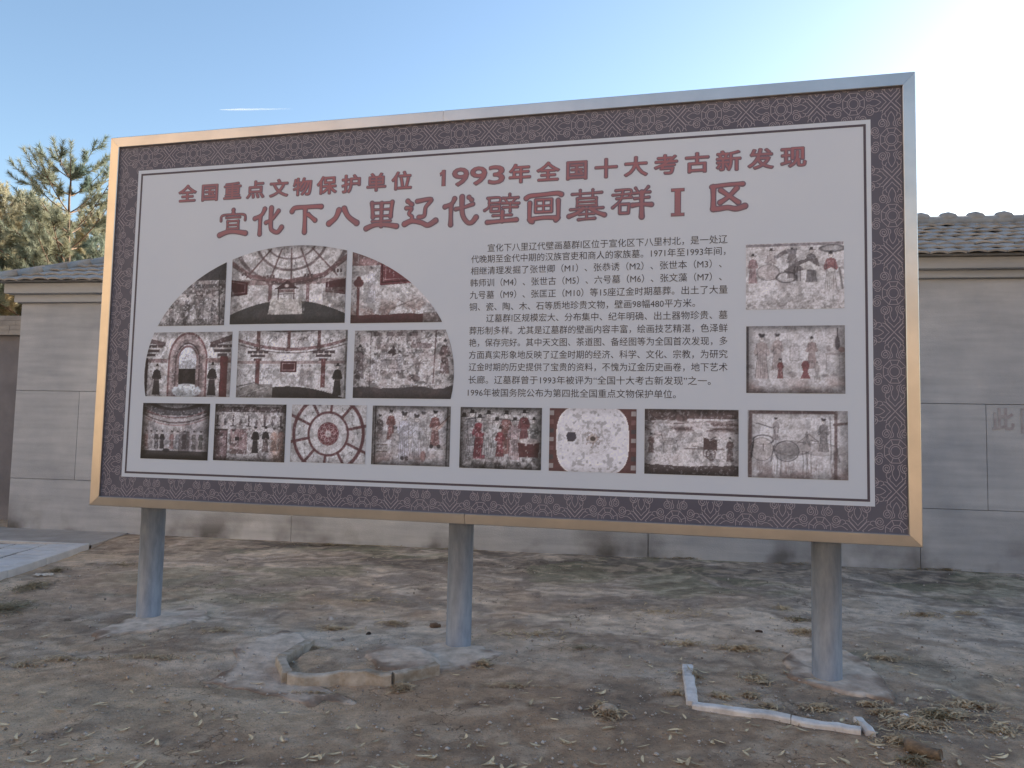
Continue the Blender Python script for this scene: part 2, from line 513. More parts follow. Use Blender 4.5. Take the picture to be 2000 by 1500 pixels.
# ------------------------------------------------------------------ paving on the left
pv = empty('paving', (-4.98, 7.2, 0), 0); setp(pv, kind='structure')
K0 = Vector((-4.86, 6.0, 0)); K1 = Vector((-5.20, 9.22, 0))
kd = (K1 - K0).normalized(); kn = Vector((-kd.y, kd.x, 0))   # points to -x
M_paver = mat('grey_paver', R8(186, 184, 184), .75, c2=R8(208, 206, 204), scale=6, detail=8, mix=(.3, .7), bump=.3, bscale=50, objvar=.06)
M_kerb = mat('kerb_concrete', R8(190, 187, 184), .85, c2=R8(214, 210, 206), scale=7, detail=8, mix=(.3, .7), bump=.4, bscale=40, objvar=.04)
M_bed = mat('paving_bed', (.03, .029, .028), .95, c2=(.05, .048, .045), scale=8)
def quadbox(mb, p, a, la, b_, lb, z0, z1):
    A = Vector(p); cs = [A, A + a * la, A + a * la + b_ * lb, A + b_ * lb]
    mb.add([(q.x, q.y, z0) for q in cs] + [(q.x, q.y, z1) for q in cs],
           [(0, 3, 2, 1), (4, 5, 6, 7), (0, 1, 5, 4), (1, 2, 6, 5), (2, 3, 7, 6), (3, 0, 4, 7)])
def place(o, parent):
    o.parent = parent; o.matrix_parent_inverse = Matrix.Translation(-Vector(parent.location)); return o
LK = (K1 - K0).length
m = MB(); quadbox(m, K0 + kn * .135, kd, LK, kn, 7, -.08, .0585); place(m.build('bed', M_bed), pv)
t = 0
while t < LK - .05:
    l = .74
    m = MB(); quadbox(m, K0 + kd * (t + .004) + kn * rng.uniform(-.006, .006), kd, min(l, LK - t) - .008, kn, .13, -.1, .075 + rng.uniform(-.004, .004))
    place(m.build('kerb_stone', M_kerb, bevel=.01), pv); t += l
pw, pl = .36, .25
nn = 0
for i in range(16):
    off = (i % 2) * .125
    for j in range(-1, 15):
        t = j * pl + off
        e_ = min(t + pl, LK); t = max(t, 0)
        if e_ - t < .05: continue
        m = MB(); quadbox(m, K0 + kd * (t + .013) + kn * (.150 + i * pw), kd, (e_ - t) - .026, kn, pw - .028, .05, .066 + rng.uniform(-.003, .003))
        place(m.build('paving_slab', M_paver, bevel=.004), pv)
# bare apron between paving and wall
ap = MB(); 
A = K1 + kd * .02 - kn * -.0;
ap.add([(-5.19, 9.24, .05), (-12.5, 10.1, .05), (-12.5, 11.37, .05), (-5.5, 10.42, .05), (-5.32, 10.36, .05), (-5.19, 9.24, -.1), (-5.32, 10.36, -.1)],
       [(0, 4, 3, 2, 1), (0, 5, 6, 4)])
setp(ap.build('apron', mat('packed_earth', R8(150, 142, 134), .95, c2=R8(180, 170, 160), scale=3, detail=9, mix=(.3, .7), bump=.7, bscale=30)), kind='structure')
m = MB(); A = Vector((-5.24, 9.225, 0)); dd = Vector((-7.2, .86, 0)).normalized(); quadbox(m, A, dd, 7.0, Vector((-dd.y, dd.x, 0)) * -1, .05, .03, .064)
place(m.build('border_strip', M_kerb), pv)

# ------------------------------------------------------------------ the sign
BW, BH, BZ = 6.191, 3.078, .892
BYAW = -.228847
BO = Vector((-3.431, 6.064, 0))
sign = empty('information_billboard', BO, BYAW)
setp(sign, 'large framed information billboard with Chinese text and mural pictures standing on three steel posts', 'billboard')
IX0, IX1, IZ0, IZ1 = .090, 6.113, .075, 2.989

def rust(nt, b, mp, cur):
    N, L = nt.nodes, nt.links
    nz = N.new('ShaderNodeTexNoise'); nz.inputs['Scale'].default_value = 5; nz.inputs['Detail'].default_value = 8
    m2 = N.new('ShaderNodeMapping'); m2.inputs['Scale'].default_value = (1, 1, .35); L.new(mp.outputs[0], m2.inputs[0]); L.new(m2.outputs[0], nz.inputs['Vector'])
    r_ = N.new('ShaderNodeMapRange'); r_.inputs[1].default_value = .60; r_.inputs[2].default_value = .72; r_.inputs[4].default_value = .3
    L.new(nz.outputs['Fac'], r_.inputs[0])
    m1 = N.new('ShaderNodeMix'); m1.data_type = 'RGBA'; L.new(r_.outputs[0], m1.inputs[0]); L.new(cur, m1.inputs[6]); m1.inputs[7].default_value = (.16, .10, .065, 1)
    L.new(m1.outputs[2], b.inputs['Base Color'])
def metal_extra(nt, b, mp, cur):
    b.inputs['Anisotropic'].default_value = .5
M_frame = mat('brushed_steel', (.66, .60, .54), .30, 1.0, c2=(.58, .53, .48), scale=2, detail=6, stretch=(1, 1, 1), bump=.05, bscale=8, extra=metal_extra)
M_post = mat('galvanised_steel', (.24, .26, .29), .6, .25, c2=(.34, .36, .39), scale=22, detail=5, mix=(.35, .65), bump=.08, bscale=30, stretch=(1, 1, .25), extra=rust)
M_panel = mat('printed_vinyl', R8(198, 209, 226), .55, c2=R8(205, 215, 229), scale=.8, detail=6, mix=(.3, .7), bump=.15, bscale=1.3)
M_band = mat('printed_band', R8(85, 85, 101), .6, c2=R8(94, 94, 108), scale=1.2, detail=3)
M_orn = mat('ornament_print', R8(158, 152, 162), .6)
M_dark = mat('print_dark', R8(80, 74, 86), .6)
M_txt = mat('print_black', R8(60, 57, 66), .6)
M_t1 = mat('title_edge', R8(118, 102, 120), .55)
M_t2 = mat('title_red', R8(164, 108, 116), .6, c2=R8(148, 108, 118), scale=1.8, detail=3, mix=(.35, .65))

def z_(v): return BZ + v
def rail(pts_outer, pts_inner):
    """one mitred length: outer pair, inner pair in panel coordinates"""
    (ax, az), (bx, bz) = pts_outer; (cx, cz), (dx, dz) = pts_inner   # c inside of a, d inside of b
    m = MB()
    yo, yi = -.018, -.022
    def lerp(p, q, t): return (p[0] + (q[0] - p[0]) * t, p[1] + (q[1] - p[1]) * t)
    prof = [(0, .10), (0, yo + .004), (.05, yo), (.95, yi), (1, yi + .004), (1, .004)]
    vs = []
    for t, yy in prof:
        p = lerp((ax, az), (cx, cz), t); q = lerp((bx, bz), (dx, dz), t)
        vs += [(p[0], yy, z_(p[1])), (q[0], yy, z_(q[1]))]
    n = len(prof)
    fs = [(2 * k, 2 * k + 1, 2 * k + 3, 2 * k + 2) for k in range(n - 1)]
    fs += [tuple(2 * k for k in range(n)), tuple(2 * k + 1 for k in reversed(range(n))), (0, 2 * n - 2, 2 * n - 1, 1)]
    m.add(vs, fs); return m
g = .0012
rails = [(((0, BH), (2.95, BH)), ((IX0, IZ1), (2.95, IZ1))), (((2.952, BH), (BW, BH)), ((2.952, IZ1), (IX1, IZ1))),
         (((0, 0), (3.196, 0)), ((IX0, IZ0), (3.196, IZ0))), (((3.199, 0), (BW, 0)), ((3.199, IZ0), (IX1, IZ0))),
         (((0, g), (0, BH - g)), ((IX0, IZ0 + g), (IX0, IZ1 - g))), (((BW, g), (BW, BH - g)), ((IX1, IZ0 + g), (IX1, IZ1 - g)))]
for o_, i_ in rails:
    rail(o_, i_).build('frame_rail', M_frame, sign)
m = MB(); m.box(.02, BW - .02, .004, .095, BZ + .02, BZ + BH - .02); m.build('backing_box', M_frame, sign)

def flat(mb, x0, x1, z0, z1, yy):
    mb.add([(x0, yy, z_(z0)), (x1, yy, z_(z0)), (x1, yy, z_(z1)), (x0, yy, z_(z1))], [(0, 1, 2, 3)])
WX0, WX1, WZ0, WZ1 = .280, 5.921, .241, 2.782
m = MB(); flat(m, IX0 - .005, IX1 + .005, IZ0 - .005, IZ1 + .005, -.001); m.build('border_band', M_band, sign)
m = MB(); flat(m, WX0, WX1, WZ0, WZ1, -.0022); m.build('white_panel', M_panel, sign)
m = MB(); a, l = .029, .016
x0, x1, z0, z1 = WX0 + a, WX1 - a, WZ0 + a, WZ1 - a
flat(m, x0, x1, z0, z0 + l, -.0032); flat(m, x0, x1, z1 - l, z1, -.0032)
flat(m, x0, x0 + l, z0 + l, z1 - l, -.0032); flat(m, x1 - l, x1, z0 + l, z1 - l, -.0032)
m.build('border_line', M_dark, sign)

# ornament: one motif, repeated on a centred lattice, clipped to the border band
QX, QZ = .2283, .2555
def motif():
    P = []
    circ = lambda r, n=28: [(r * math.cos(2 * math.pi * k / n), r * math.sin(2 * math.pi * k / n)) for k in range(n + 1)]
    P.append(circ(.125, 20)); P.append(circ(.175, 24))
    oc = [math.radians(22.5 + 45 * k) for k in range(9)]
    P.append([(.315 * math.cos(t), .315 * math.sin(t)) for t in oc])
    for t in oc[:8]: P.append([(.175 * math.cos(t), .175 * math.sin(t)), (.315 * math.cos(t), .315 * math.sin(t))])
    for k in range(4):
        a = math.pi / 2 * k; ca, sa = math.cos(a), math.sin(a)
        loc = [[(1.0, 0), (.86, .13), (.79, .20), (.76, .30)],                       # arms of the crossing
               [(.88, 0), (.80, .07), (.73, .155), (.66, .165), (.60, .13)],         # outer leaf of the bud
               [(.69, .165), (.665, .235), (.60, .255), (.54, .235), (.49, .19)],    # flame tip beside it
               [(.735, 0), (.66, .055), (.57, .095), (.49, .085), (.43, .05), (.37, .055), (.335, .11)]]
        sp = []
        for q in range(34):
            th = math.radians(-150 + q * 24); rr = .135 * (1 - q / 38)
            sp.append((.43 + rr * math.cos(th), .235 + rr * math.sin(th)))
        loc.append(sp)
        for p in loc:
            for s in (1, -1):
                P.append([(x_ * ca - y_ * s * sa, x_ * sa + y_ * s * ca) for x_, y_ in p])
    return P
def inband(x_, z__):
    return IX0 < x_ < IX1 and IZ0 < z__ < IZ1 and not (WX0 < x_ < WX1 and WZ0 < z__ < WZ1)
vsO, fsO = [], []
mot = motif()
ox, oz = .339, 2.895
lay = 0
for i in range(-2, 28):
    for j in range(-14, 3):
        if (i + j) % 2: continue
        cx, cz = ox + i * QX, oz + j * QZ
        if not (cx < .62 or cx > 5.6 or cz < .6 or cz > 2.45): continue
        if cx < -.3 or cx > 6.5 or cz > 3.4 or cz < -.3: continue
        for p in mot:
            lay = (lay + 1) % 7
            yy = -.0016 - lay * .00006
            for (ax, az), (bx, bz) in zip(p[:-1], p[1:]):
                ax_, az_, bx_, bz_ = cx + ax * QX, cz + az * QZ, cx + bx * QX, cz + bz * QZ
                L_ = math.hypot(bx_ - ax_, bz_ - az_)
                if L_ < 1e-5: continue
                ns = max(1, int(L_ / .012))
                for q in range(ns):
                    t0, t1 = q / ns, (q + 1) / ns
                    p0 = (ax_ + (bx_ - ax_) * t0, az_ + (bz_ - az_) * t0); p1 = (ax_ + (bx_ - ax_) * t1, az_ + (bz_ - az_) * t1)
                    if not (inband(*p0) and inband(*p1)): continue
                    hx, hz = -(bz_ - az_) / L_ * .0021, (bx_ - ax_) / L_ * .0021
                    n = len(vsO)
                    vsO += [(p0[0] + hx, yy, z_(p0[1] + hz)), (p0[0] - hx, yy, z_(p0[1] - hz)), (p1[0] - hx, yy, z_(p1[1] - hz)), (p1[0] + hx, yy, z_(p1[1] + hz))]
                    fsO.append((n, n + 1, n + 2, n + 3))
fast_mesh('border_ornament', np.array(vsO), np.array(fsO), M_orn, sign)

# ---- subtitle, set character by character with measured boxes
def one_char(mb, ch, xa, xb, z0, z1, rad_em, yy):
    if ch == '1':
        hw = .009 + rad_em * .15
        xc = (xa + xb) / 2 + .008
        mb.add([(xc - hw, yy, z_(z0 + .006)), (xc + hw, yy, z_(z0 + .006)), (xc + hw, yy, z_(z1 - .008)), (xc - hw, yy, z_(z1 - .008))], [(0, 1, 2, 3)])
        mb.add([(xa - hw * .3, yy - .0001, z_(z1 - .030)), (xa, yy - .0001, z_(z1 - .040 - hw)), (xc, yy - .0001, z_(z1 - .022 - hw)), (xc, yy - .0001, z_(z1 - .008))], [(0, 1, 2, 3)])
        return
    vs, fs = text_mesh(ch, 1, 0)
    if ch.isdigit():
        mn_, mx_ = vs[:, 0].min(), vs[:, 0].max()
        px = xa + (vs[:, 0] - mn_) / (mx_ - mn_) * (xb - xa); pz = z0 + (vs[:, 1] / .69) * (z1 - z0) * .95 + .004
    else:
        px = xa + (vs[:, 0] - .03) / .94 * (xb - xa); pz = z0 + (vs[:, 1] + .08) / .93 * (z1 - z0)
    rad = rad_em * (z1 - z0)      # display weight: the glyph laid down in a small ring of shifted prints
    for q in range(13):
        a0 = q * math.pi / 6; rr = 0 if q == 12 else rad
        mb.add([(a_ + rr * math.cos(a0) * 1.15, yy - q * .00004, z_(b_ + rr * math.sin(a0))) for a_, b_ in zip(px, pz)], fs)
s1 = [(ch, .682 + i * .2075, .682 + i * .2075 + .158) for i, ch in enumerate('全国重点文物保护单位')]
s2 = [('1', 2.935, 2.975), ('9', 3.035, 3.155), ('9', 3.175, 3.295), ('3', 3.315, 3.43)]
s3 = [(ch, 3.469 + i * .2100, 3.469 + i * .2100 + .160) for i, ch in enumerate('年全国十大考古新发现')]
for ch, xa, xb in s1 + s2 + s3:
    m = MB(); one_char(m, ch, xa, xb, 2.492, 2.630, .055, -.0036); e_ = m.build('subtitle_character', M_t1, sign)
    m = MB(); one_char(m, ch, xa, xb, 2.493, 2.632, .010, -.0046); m.build('character_face', M_t2, e_)

# ---- main title: hand-drawn clerical strokes, box 100 wide x 80 high
T = {
'宣': ['50,80 50,70:10', '8,48 12,64 50,66 88,64 92,48:9', '26,57 74,57:7', '31,46 31,21:9', '69,46 69,21:9', '31,46 69,46:7', '31,34 69,34:7', '31,23 69,23:7', '5,4 28,12 50,14 74,11 95,7:13'],
'化': ['36,78 26,60 4,50:11', '22,56 22,2:11', '82,70 62,46 42,36:10', '58,80 58,24 66,10 82,6 94,20:12'],
'下': ['4,66 14,76 50,77 84,77 96,76:12', '46,74 46,2:12', '56,54 66,46 78,36:11'],
'八': ['36,62 26,40 6,24:14', '52,66 66,42 92,22:14'],
'里': ['20,78 24,36:10', '82,78 78,36:10', '20,77 82,77:9', '26,58 76,58:8', '24,39 78,39:9', '50,76 50,10:10', '22,24 78,24:8', '4,4 28,13 50,14 76,11 97,7:12'],
'辽': ['12,78 24,68:11', '8,58 24,56 16,42 26,32 22,18:9', '40,76 82,80 66,58 62,34 46,30:10', '4,12 26,20 54,14 74,6 96,18:13'],
'代': ['32,78 24,64 4,56:11', '22,60 22,4:11', '36,48 60,52 86,60:9', '54,82 56,34 70,10 84,8 96,22:12', '74,80 82,72:10'],
'壁': ['10,74 44,74 44,58:8', '14,74 14,50 2,40:9', '14,60 44,60:7', '20,50 44,50 44,36 20,36 20,50:8', '72,82 72,76:9', '52,72 96,72:8', '60,68 66,60:6', '88,68 80,60:6', '50,58 98,56:8', '54,46 94,46:8', '74,58 74,34:9', '26,24 78,24:8', '52,34 52,8:10', '10,6 50,8 92,10:10'],
'画': ['2,68 14,74 50,76 86,78 98,74:11', '28,62 72,62 72,28 28,28 28,62:9', '50,62 50,28:8', '28,45 72,45:7', '12,54 12,8 20,2:10', '90,58 90,12 84,4:10', '12,8 50,12 90,10:10'],
'墓': ['10,72 90,74:8', '32,82 32,64:8', '66,82 66,64:8', '24,60 24,38:8', '76,60 76,38:8', '24,60 76,60:7', '24,50 76,50:6', '24,40 76,40:7', '6,30 94,32:8', '40,32 24,20 2,12:10', '60,32 78,20 98,12:10', '30,16 70,17:8', '50,26 50,4:9', '28,2 72,4:9'],
'群': ['10,76 48,76 44,56:8', '2,64 52,66:7', '12,54 50,56:7', '28,76 22,50 2,30:9', '20,38 44,38 42,14 20,14 20,38:8', '60,80 66,70:8', '92,82 82,70:9', '56,66 96,68:8', '58,52 94,54:8', '52,34 76,36 100,34:10', '76,68 76,2:11'],
'区': ['10,72 52,76 92,76:10', '14,72 14,14:12', '14,14 30,14 52,16 74,12 97,18:13', '76,66 54,44 32,30:11', '34,62 56,46 80,28:11'],
}
tx = [1.057, 1.372, 1.697, 2.013, 2.331, 2.644, 2.962, 3.276, 3.589, 3.905, 4.217, 4.636, 4.877]
te = [1.331, 1.652, 1.983, 2.297, 2.612, 2.926, 3.241, 3.559, 3.872, 4.184, 4.506, 4.723, 5.140]
def catmull(P, n=8):
    if len(P) < 3: return [tuple(np.array(P[0]) * (1 - t) + np.array(P[1]) * t) for t in np.linspace(0, 1, 7)]
    out = []; P = [np.array(p, float) for p in P]
    for i in range(len(P) - 1):
        p0 = P[max(i - 1, 0)]; p1 = P[i]; p2 = P[i + 1]; p3 = P[min(i + 2, len(P) - 1)]
        for t in np.linspace(0, 1, n, endpoint=False):
            out.append(tuple(.5 * ((2 * p1) + (-p0 + p2) * t + (2 * p0 - 5 * p1 + 4 * p2 - p3) * t * t + (-p0 + 3 * p1 - 3 * p2 + p3) * t ** 3)))
    out.append(tuple(P[-1])); return out
def stroke(mb, P, wd, yy, sx, sz, bx, bz, closed_round=True):
    pts = [np.array((bx + p[0] * sx, bz + p[1] * sz)) for p in P]
    n = len(pts); vs = []
    for i, p in enumerate(pts):
        t = pts[min(i + 1, n - 1)] - pts[max(i - 1, 0)]; t = t / (np.hypot(*t) + 1e-9)
        nrm = np.array((-t[1], t[0])); u_ = i / (n - 1)
        ww = wd * (.92 + .22 * abs(2 * u_ - 1) ** 2) / 2     # flared ends, slimmer waist
        vs.append(p + nrm * ww); vs.append(p - nrm * ww)
    k0 = len(mb.v)
    mb.add([(v[0], yy, z_(v[1])) for v in vs], [(2 * i, 2 * i + 1, 2 * i + 3, 2 * i + 2) for i in range(n - 1)])
    for (p, ww) in ((pts[0], wd * .57), (pts[-1], wd * .57)):
        mb.add([(p[0], yy - .00004, z_(p[1]))] + [(p[0] + ww * math.cos(a_), yy - .00004, z_(p[1] + ww * math.sin(a_))) for a_ in np.linspace(0, 2 * math.pi, 13)[:-1]],
               [(0, 1 + k, 1 + (k + 1) % 12) for k in range(12)])
for ch, xa, xb in zip('宣化下八里辽代壁画墓群Ⅰ区', tx, te):
    par = sign
    for layer, (grow, y0_, mt) in enumerate([(4.2, -.0036, M_t1), (-2.0, -.0056, M_t2)]):
        m = MB()
        sx = (xb - xa - .014) / 100; sz = .213 / 80; sm = (sx + sz) / 2
        if ch == 'Ⅰ':
            e_ = grow * sm * .45
            for (a_, b_, c_, d_, q) in ((xa + .024, xb - .024, 2.2, 2.375, 0), (xa, xb, 2.365, 2.384, 1), (xa, xb, 2.190, 2.209, 2)):
                flat(m, a_ - e_, b_ + e_, c_ - e_, d_ + e_, y0_ - q * .0001)
        for k, s in enumerate(T.get(ch, [])):
            ptxt, wtxt = s.split(':'); P = [tuple(float(v) for v in q.split(',')) for q in ptxt.split()]
            wd = (max(3.4, float(wtxt) * (.62 if ch in '宣里壁画墓群' and float(wtxt) < 9.5 else 1) + grow)) * sm
            cc = P if (len(P) >= 4 and (P[0] == P[-1] or ch in '画壁群' and float(wtxt) < 9)) else catmull(P)
            if cc is P:
                for q, (pa, pb) in enumerate(zip(P[:-1], P[1:])):
                    stroke(m, [pa, pb], wd, y0_ - .0001 * (k % 9) - .00002 * q, sx, sz, xa + .007, 2.190)
            else:
                stroke(m, cc, wd, y0_ - .0001 * (k % 9), sx, sz, xa + .007, 2.190)
        par = m.build('character_face' if layer else 'title_character', mt, par)

# ---- body text
LINES = [('宣化下八里辽代壁画墓群Ⅰ区位于宣化区下八里村北，是一处辽', 3.318, 5.013, 2.001, 2.026),
 ('代晚期至金代中期的汉族官吏和商人的家族墓。1971年至1993年间，', 3.194, 5.000, 1.925, 1.940),
 ('相继清理发掘了张世卿（M1）、张恭诱（M2）、张世本（M3）、', 3.194, 4.975, 1.841, 1.850),
 ('韩师训（M4）、张世古（M5）、六号墓（M6）、张文藻（M7）、', 3.192, 4.975, 1.752, 1.760),
 ('九号墓（M9）、张匡正（M10）等15座辽金时期墓葬。出土了大量', 3.191, 5.014, 1.664, 1.668),
 ('铜、瓷、陶、木、石等质地珍贵文物，壁画98幅480平方米。', 3.190, 4.800, 1.575, 1.580),
 ('辽墓群Ⅰ区规模宏大、分布集中、纪年明确、出土器物珍贵、墓', 3.320, 5.014, 1.492, 1.492),
 ('葬形制多样。尤其是辽墓群的壁画内容丰富，绘画技艺精湛，色泽鲜', 3.194, 5.014, 1.402, 1.402),
 ('艳，保存完好。其中天文图、茶道图、备经图等为全国首次发现，多', 3.194, 5.014, 1.315, 1.312),
 ('方面真实形象地反映了辽金时期的经济、科学、文化、宗教，为研究', 3.195, 5.014, 1.226, 1.222),
 ('辽金时期的历史提供了宝贵的资料，不愧为辽金历史画卷，地下艺术', 3.197, 5.014, 1.138, 1.132),
 ('长廊。辽墓群曾于1993年被评为“全国十大考古新发现”之一。', 3.196, 4.905, 1.043, 1.040),
 ('1996年被国务院公布为第四批全国重点文物保护单位。', 3.194, 4.675, .950, .948)]
for s, xa, xb, zc, zc2 in LINES:
    vs, fs = text_mesh(s, .064, 0.0, 2)
    mn_, mx_ = vs[:, 0].min(), vs[:, 0].max()
    m = MB()
    m.add([(xa + (p[0] - mn_) / (mx_ - mn_) * (xb - xa), -.0036, z_((zc + zc2) / 2 - .0235 + p[1])) for p in vs], fs)
    m.build('text_line', M_txt, sign)

# ---- the printed mural pictures: painted point by point on fine grids (flat print)
class Paint:
    def __init__(s, X, Y, base=(170, 164, 162)):
        s.X, s.Y = X, Y; s.n = X.shape[0]
        s.c = np.tile(np.array(base, float) / 255, (s.n, 1)); s.sd = 0
    def blend(s, idx, a, col):
        col = np.array(col, float) / 255
        s.c[idx] = s.c[idx] * (1 - a[:, None]) + col * a[:, None]
    def _sel(s, x0, x1, y0, y1):
        return np.nonzero((s.X >= x0) & (s.X <= x1) & (s.Y >= y0) & (s.Y <= y1))[0]
    def ell(s, cx, cy, rx, ry, col, a=1.0, ring=None, e=.006):
        m_ = (ring or 0) + e
        i = s._sel(cx - rx - m_, cx + rx + m_, cy - ry - m_, cy + ry + m_)
        if not len(i): return
        d = (np.hypot((s.X[i] - cx) / rx, (s.Y[i] - cy) / ry) - 1) * min(rx, ry)
        if ring: d = np.abs(d) - ring / 2
        s.blend(i, a * np.clip(.5 - d / (2 * e), 0, 1), col)
    def poly(s, P, col, a=1.0, e=.004):
        P = np.array(P, float); i = s._sel(P[:, 0].min(), P[:, 0].max(), P[:, 1].min(), P[:, 1].max())
        if not len(i): return
        x, y = s.X[i], s.Y[i]; ins = np.zeros(len(i), bool)
        for (ax, ay), (bx, by) in zip(P, np.roll(P, -1, 0)):
            if ay == by: continue
            cnd = ((ay > y) != (by > y)) & (x < (bx - ax) * (y - ay) / (by - ay) + ax); ins ^= cnd
        s.blend(i, a * ins.astype(float), col)
    def rect(s, x0, x1, y0, y1, col, a=1.0): s.poly([(x0, y0), (x1, y0), (x1, y1), (x0, y1)], col, a)
    def line(s, P, wd, col, a=1.0, e=.004):
        P = [tuple(p) for p in P]; xs = [p[0] for p in P]; ys = [p[1] for p in P]; m_ = wd + e
        i = s._sel(min(xs) - m_, max(xs) + m_, min(ys) - m_, max(ys) + m_)
        if not len(i): return
        d = seg_d(s.X[i], s.Y[i], P) - wd / 2
        s.blend(i, a * np.clip(.5 - d / (2 * e), 0, 1), col)
    def blotch(s, col, a, fx, fy, lo, hi, seed, mask=None):
        v = sstep(lo, hi, fbm(s.X * fx, s.Y * fy, seed, 4)) * a
        if mask is not None: v = v * mask
        s.blend(np.arange(s.n), v, col)
    def wear(s, seed, k=1.0):
        lum = s.c.mean(1)
        s.c *= (1 - .42 * k * sstep(.46, .66, fbm(s.X * 13, s.Y * 13, seed, 4)) * (lum > .3))[:, None]      # patina
        s.blotch((70, 62, 66), .6 * k, 46, 46, .60, .68, seed + 3)                                           # pits
        s.blotch((206, 204, 204), .7 * k, 34, 34, .63, .70, seed + 4, (lum > .28).astype(float))              # flaked plaster
        s.blotch((126, 92, 90), .25 * k, 8, 8, .56, .70, seed + 5)
        s.c *= (0.86 + .26 * fbm(s.X * 60, s.Y * 60, seed + 7, 2))[:, None]
    def vig(s, A, k=.5):
        d = np.maximum(np.abs(s.X / A - .5) * 2, np.abs(s.Y - .5) * 2)
        s.c *= (1 - k * sstep(.72, 1.05, d))[:, None]
DK = (44, 40, 44); RD = (120, 52, 54); RB = (98, 62, 60); GR = (112, 108, 108); SK = (190, 180, 174)
def figure(p, x, y, h, robe, hat=1, a=.9, dress=None, face=1, seed=0):
    """a robed court figure in ink and wash, standing at x, feet at y"""
    dress = dress or robe; w_ = h * .15; r_ = random.Random(int(x * 999 + y * 77 + seed))
    p.poly([(x - w_ * .95, y), (x + w_ * .95, y), (x + w_ * .6, y + h * .48), (x + w_ * .62, y + h * .74), (x + w_ * .2, y + h * .80), (x - w_ * .2, y + h * .80), (x - w_ * .62, y + h * .74), (x - w_ * .6, y + h * .48)], dress, a)
    p.poly([(x - w_ * 1.15, y + h * .55), (x - w_ * .9, y + h * .48), (x, y + h * .56), (x + w_ * .9, y + h * .48), (x + w_ * 1.15, y + h * .55), (x + w_ * .7, y + h * .77), (x, y + h * .80), (x - w_ * .7, y + h * .77)], robe, a)
    for q in (-.55, -.2, .15, .5):
        j = r_.uniform(-.1, .1)
        p.line([(x + w_ * (q + j), y + h * .02), (x + w_ * q * .7, y + h * .46)], h * .008, DK, a * .6)
    p.line([(x - w_ * .62, y + h * .47), (x + w_ * .62, y + h * .47)], h * .014, SK, a * .5)
    p.line([(x - w_ * .9, y + h * .5), (x - w_ * .1, y + h * .62), (x + w_ * .8, y + h * .5)], h * .01, DK, a * .6)
    p.line([(x - w_ * .95, y), (x - w_ * .6, y + h * .46), (x - w_ * .7, y + h * .76)], h * .010, DK, a * .7)
    p.line([(x + w_ * .95, y), (x + w_ * .6, y + h * .46), (x + w_ * .7, y + h * .76)], h * .010, DK, a * .7)
    if face:
        p.ell(x, y + h * .86, h * .050, h * .062, SK, a); p.ell(x, y + h * .86, h * .052, h * .064, DK, a * .6, ring=h * .008)
        p.line([(x - h * .02, y + h * .865), (x - h * .008, y + h * .865)], h * .008, DK, a * .6); p.line([(x + h * .008, y + h * .865), (x + h * .022, y + h * .865)], h * .008, DK, a * .6)
    if hat == 1:
        p.poly([(x - h * .05, y + h * .895), (x + h * .055, y + h * .895), (x + h * .045, y + h * .98), (x - h * .03, y + h * .985)], DK, a)
        p.line([(x - h * .11, y + h * .90), (x + h * .11, y + h * .91)], h * .014, DK, a)
    elif hat == 2:
        p.ell(x, y + h * .93, h * .055, h * .04, DK, a); p.ell(x - h * .04, y + h * .965, h * .03, h * .025, DK, a); p.ell(x + h * .045, y + h * .955, h * .028, h * .022, DK, a)
    else:
        p.ell(x, y + h * .92, h * .048, h * .035, DK, a); p.ell(x, y + h * .96, h * .02, h * .018, DK, a)
def horse(p, x, y, h, a=.8, flip=1):
    f = flip
    p.ell(x, y + h * .62, h * .42, h * .17, (150, 140, 136), a * .8); p.ell(x, y + h * .62, h * .42, h * .17, DK, a * .6, ring=h * .014)
    p.poly([(x - f * h * .28, y + h * .62), (x - f * h * .38, y + h * .98), (x - f * h * .5, y + h * .95), (x - f * h * .40, y + h * .55)], (150, 140, 136), a * .8)
    p.poly([(x - f * h * .36, y + h * .98), (x - f * h * .62, y + h * .80), (x - f * h * .60, y + h * .74), (x - f * h * .40, y + h * .84)], (150, 140, 136), a * .8)
    p.line([(x - f * h * .3, y + h * .72), (x - f * h * .37, y + h * .97), (x - f * h * .60, y + h * .78), (x - f * h * .42, y + h * .82)], h * .016, DK, a * .7)
    p.line([(x - f * h * .27, y + h * .72), (x - f * h * .34, y + h * 1.0)], h * .05, DK, a * .55)
    for q in (-.32, -.24, .26, .34):
        p.line([(x + f * h * q, y + h * .55), (x + f * h * (q - .02), y + h * .28), (x + f * h * q, y)], h * .022, DK, a * .55)
    p.line([(x + f * h * .40, y + h * .66), (x + f * h * .47, y + h * .3)], h * .035, DK, a * .6)
def ink(p, x, y, r, seed, a=.5, col=DK):
    r_ = random.Random(seed)
    for k in range(5):
        a0 = r_.uniform(0, 6.28); l = r * r_.uniform(.4, 1)
        p.line([(x, y), (x + l * math.cos(a0) * .6, y + l * math.sin(a0)), (x + l * math.cos(a0 + .5), y + l * math.sin(a0 + .5))], r * .16, col, a * r_.uniform(.4, 1))

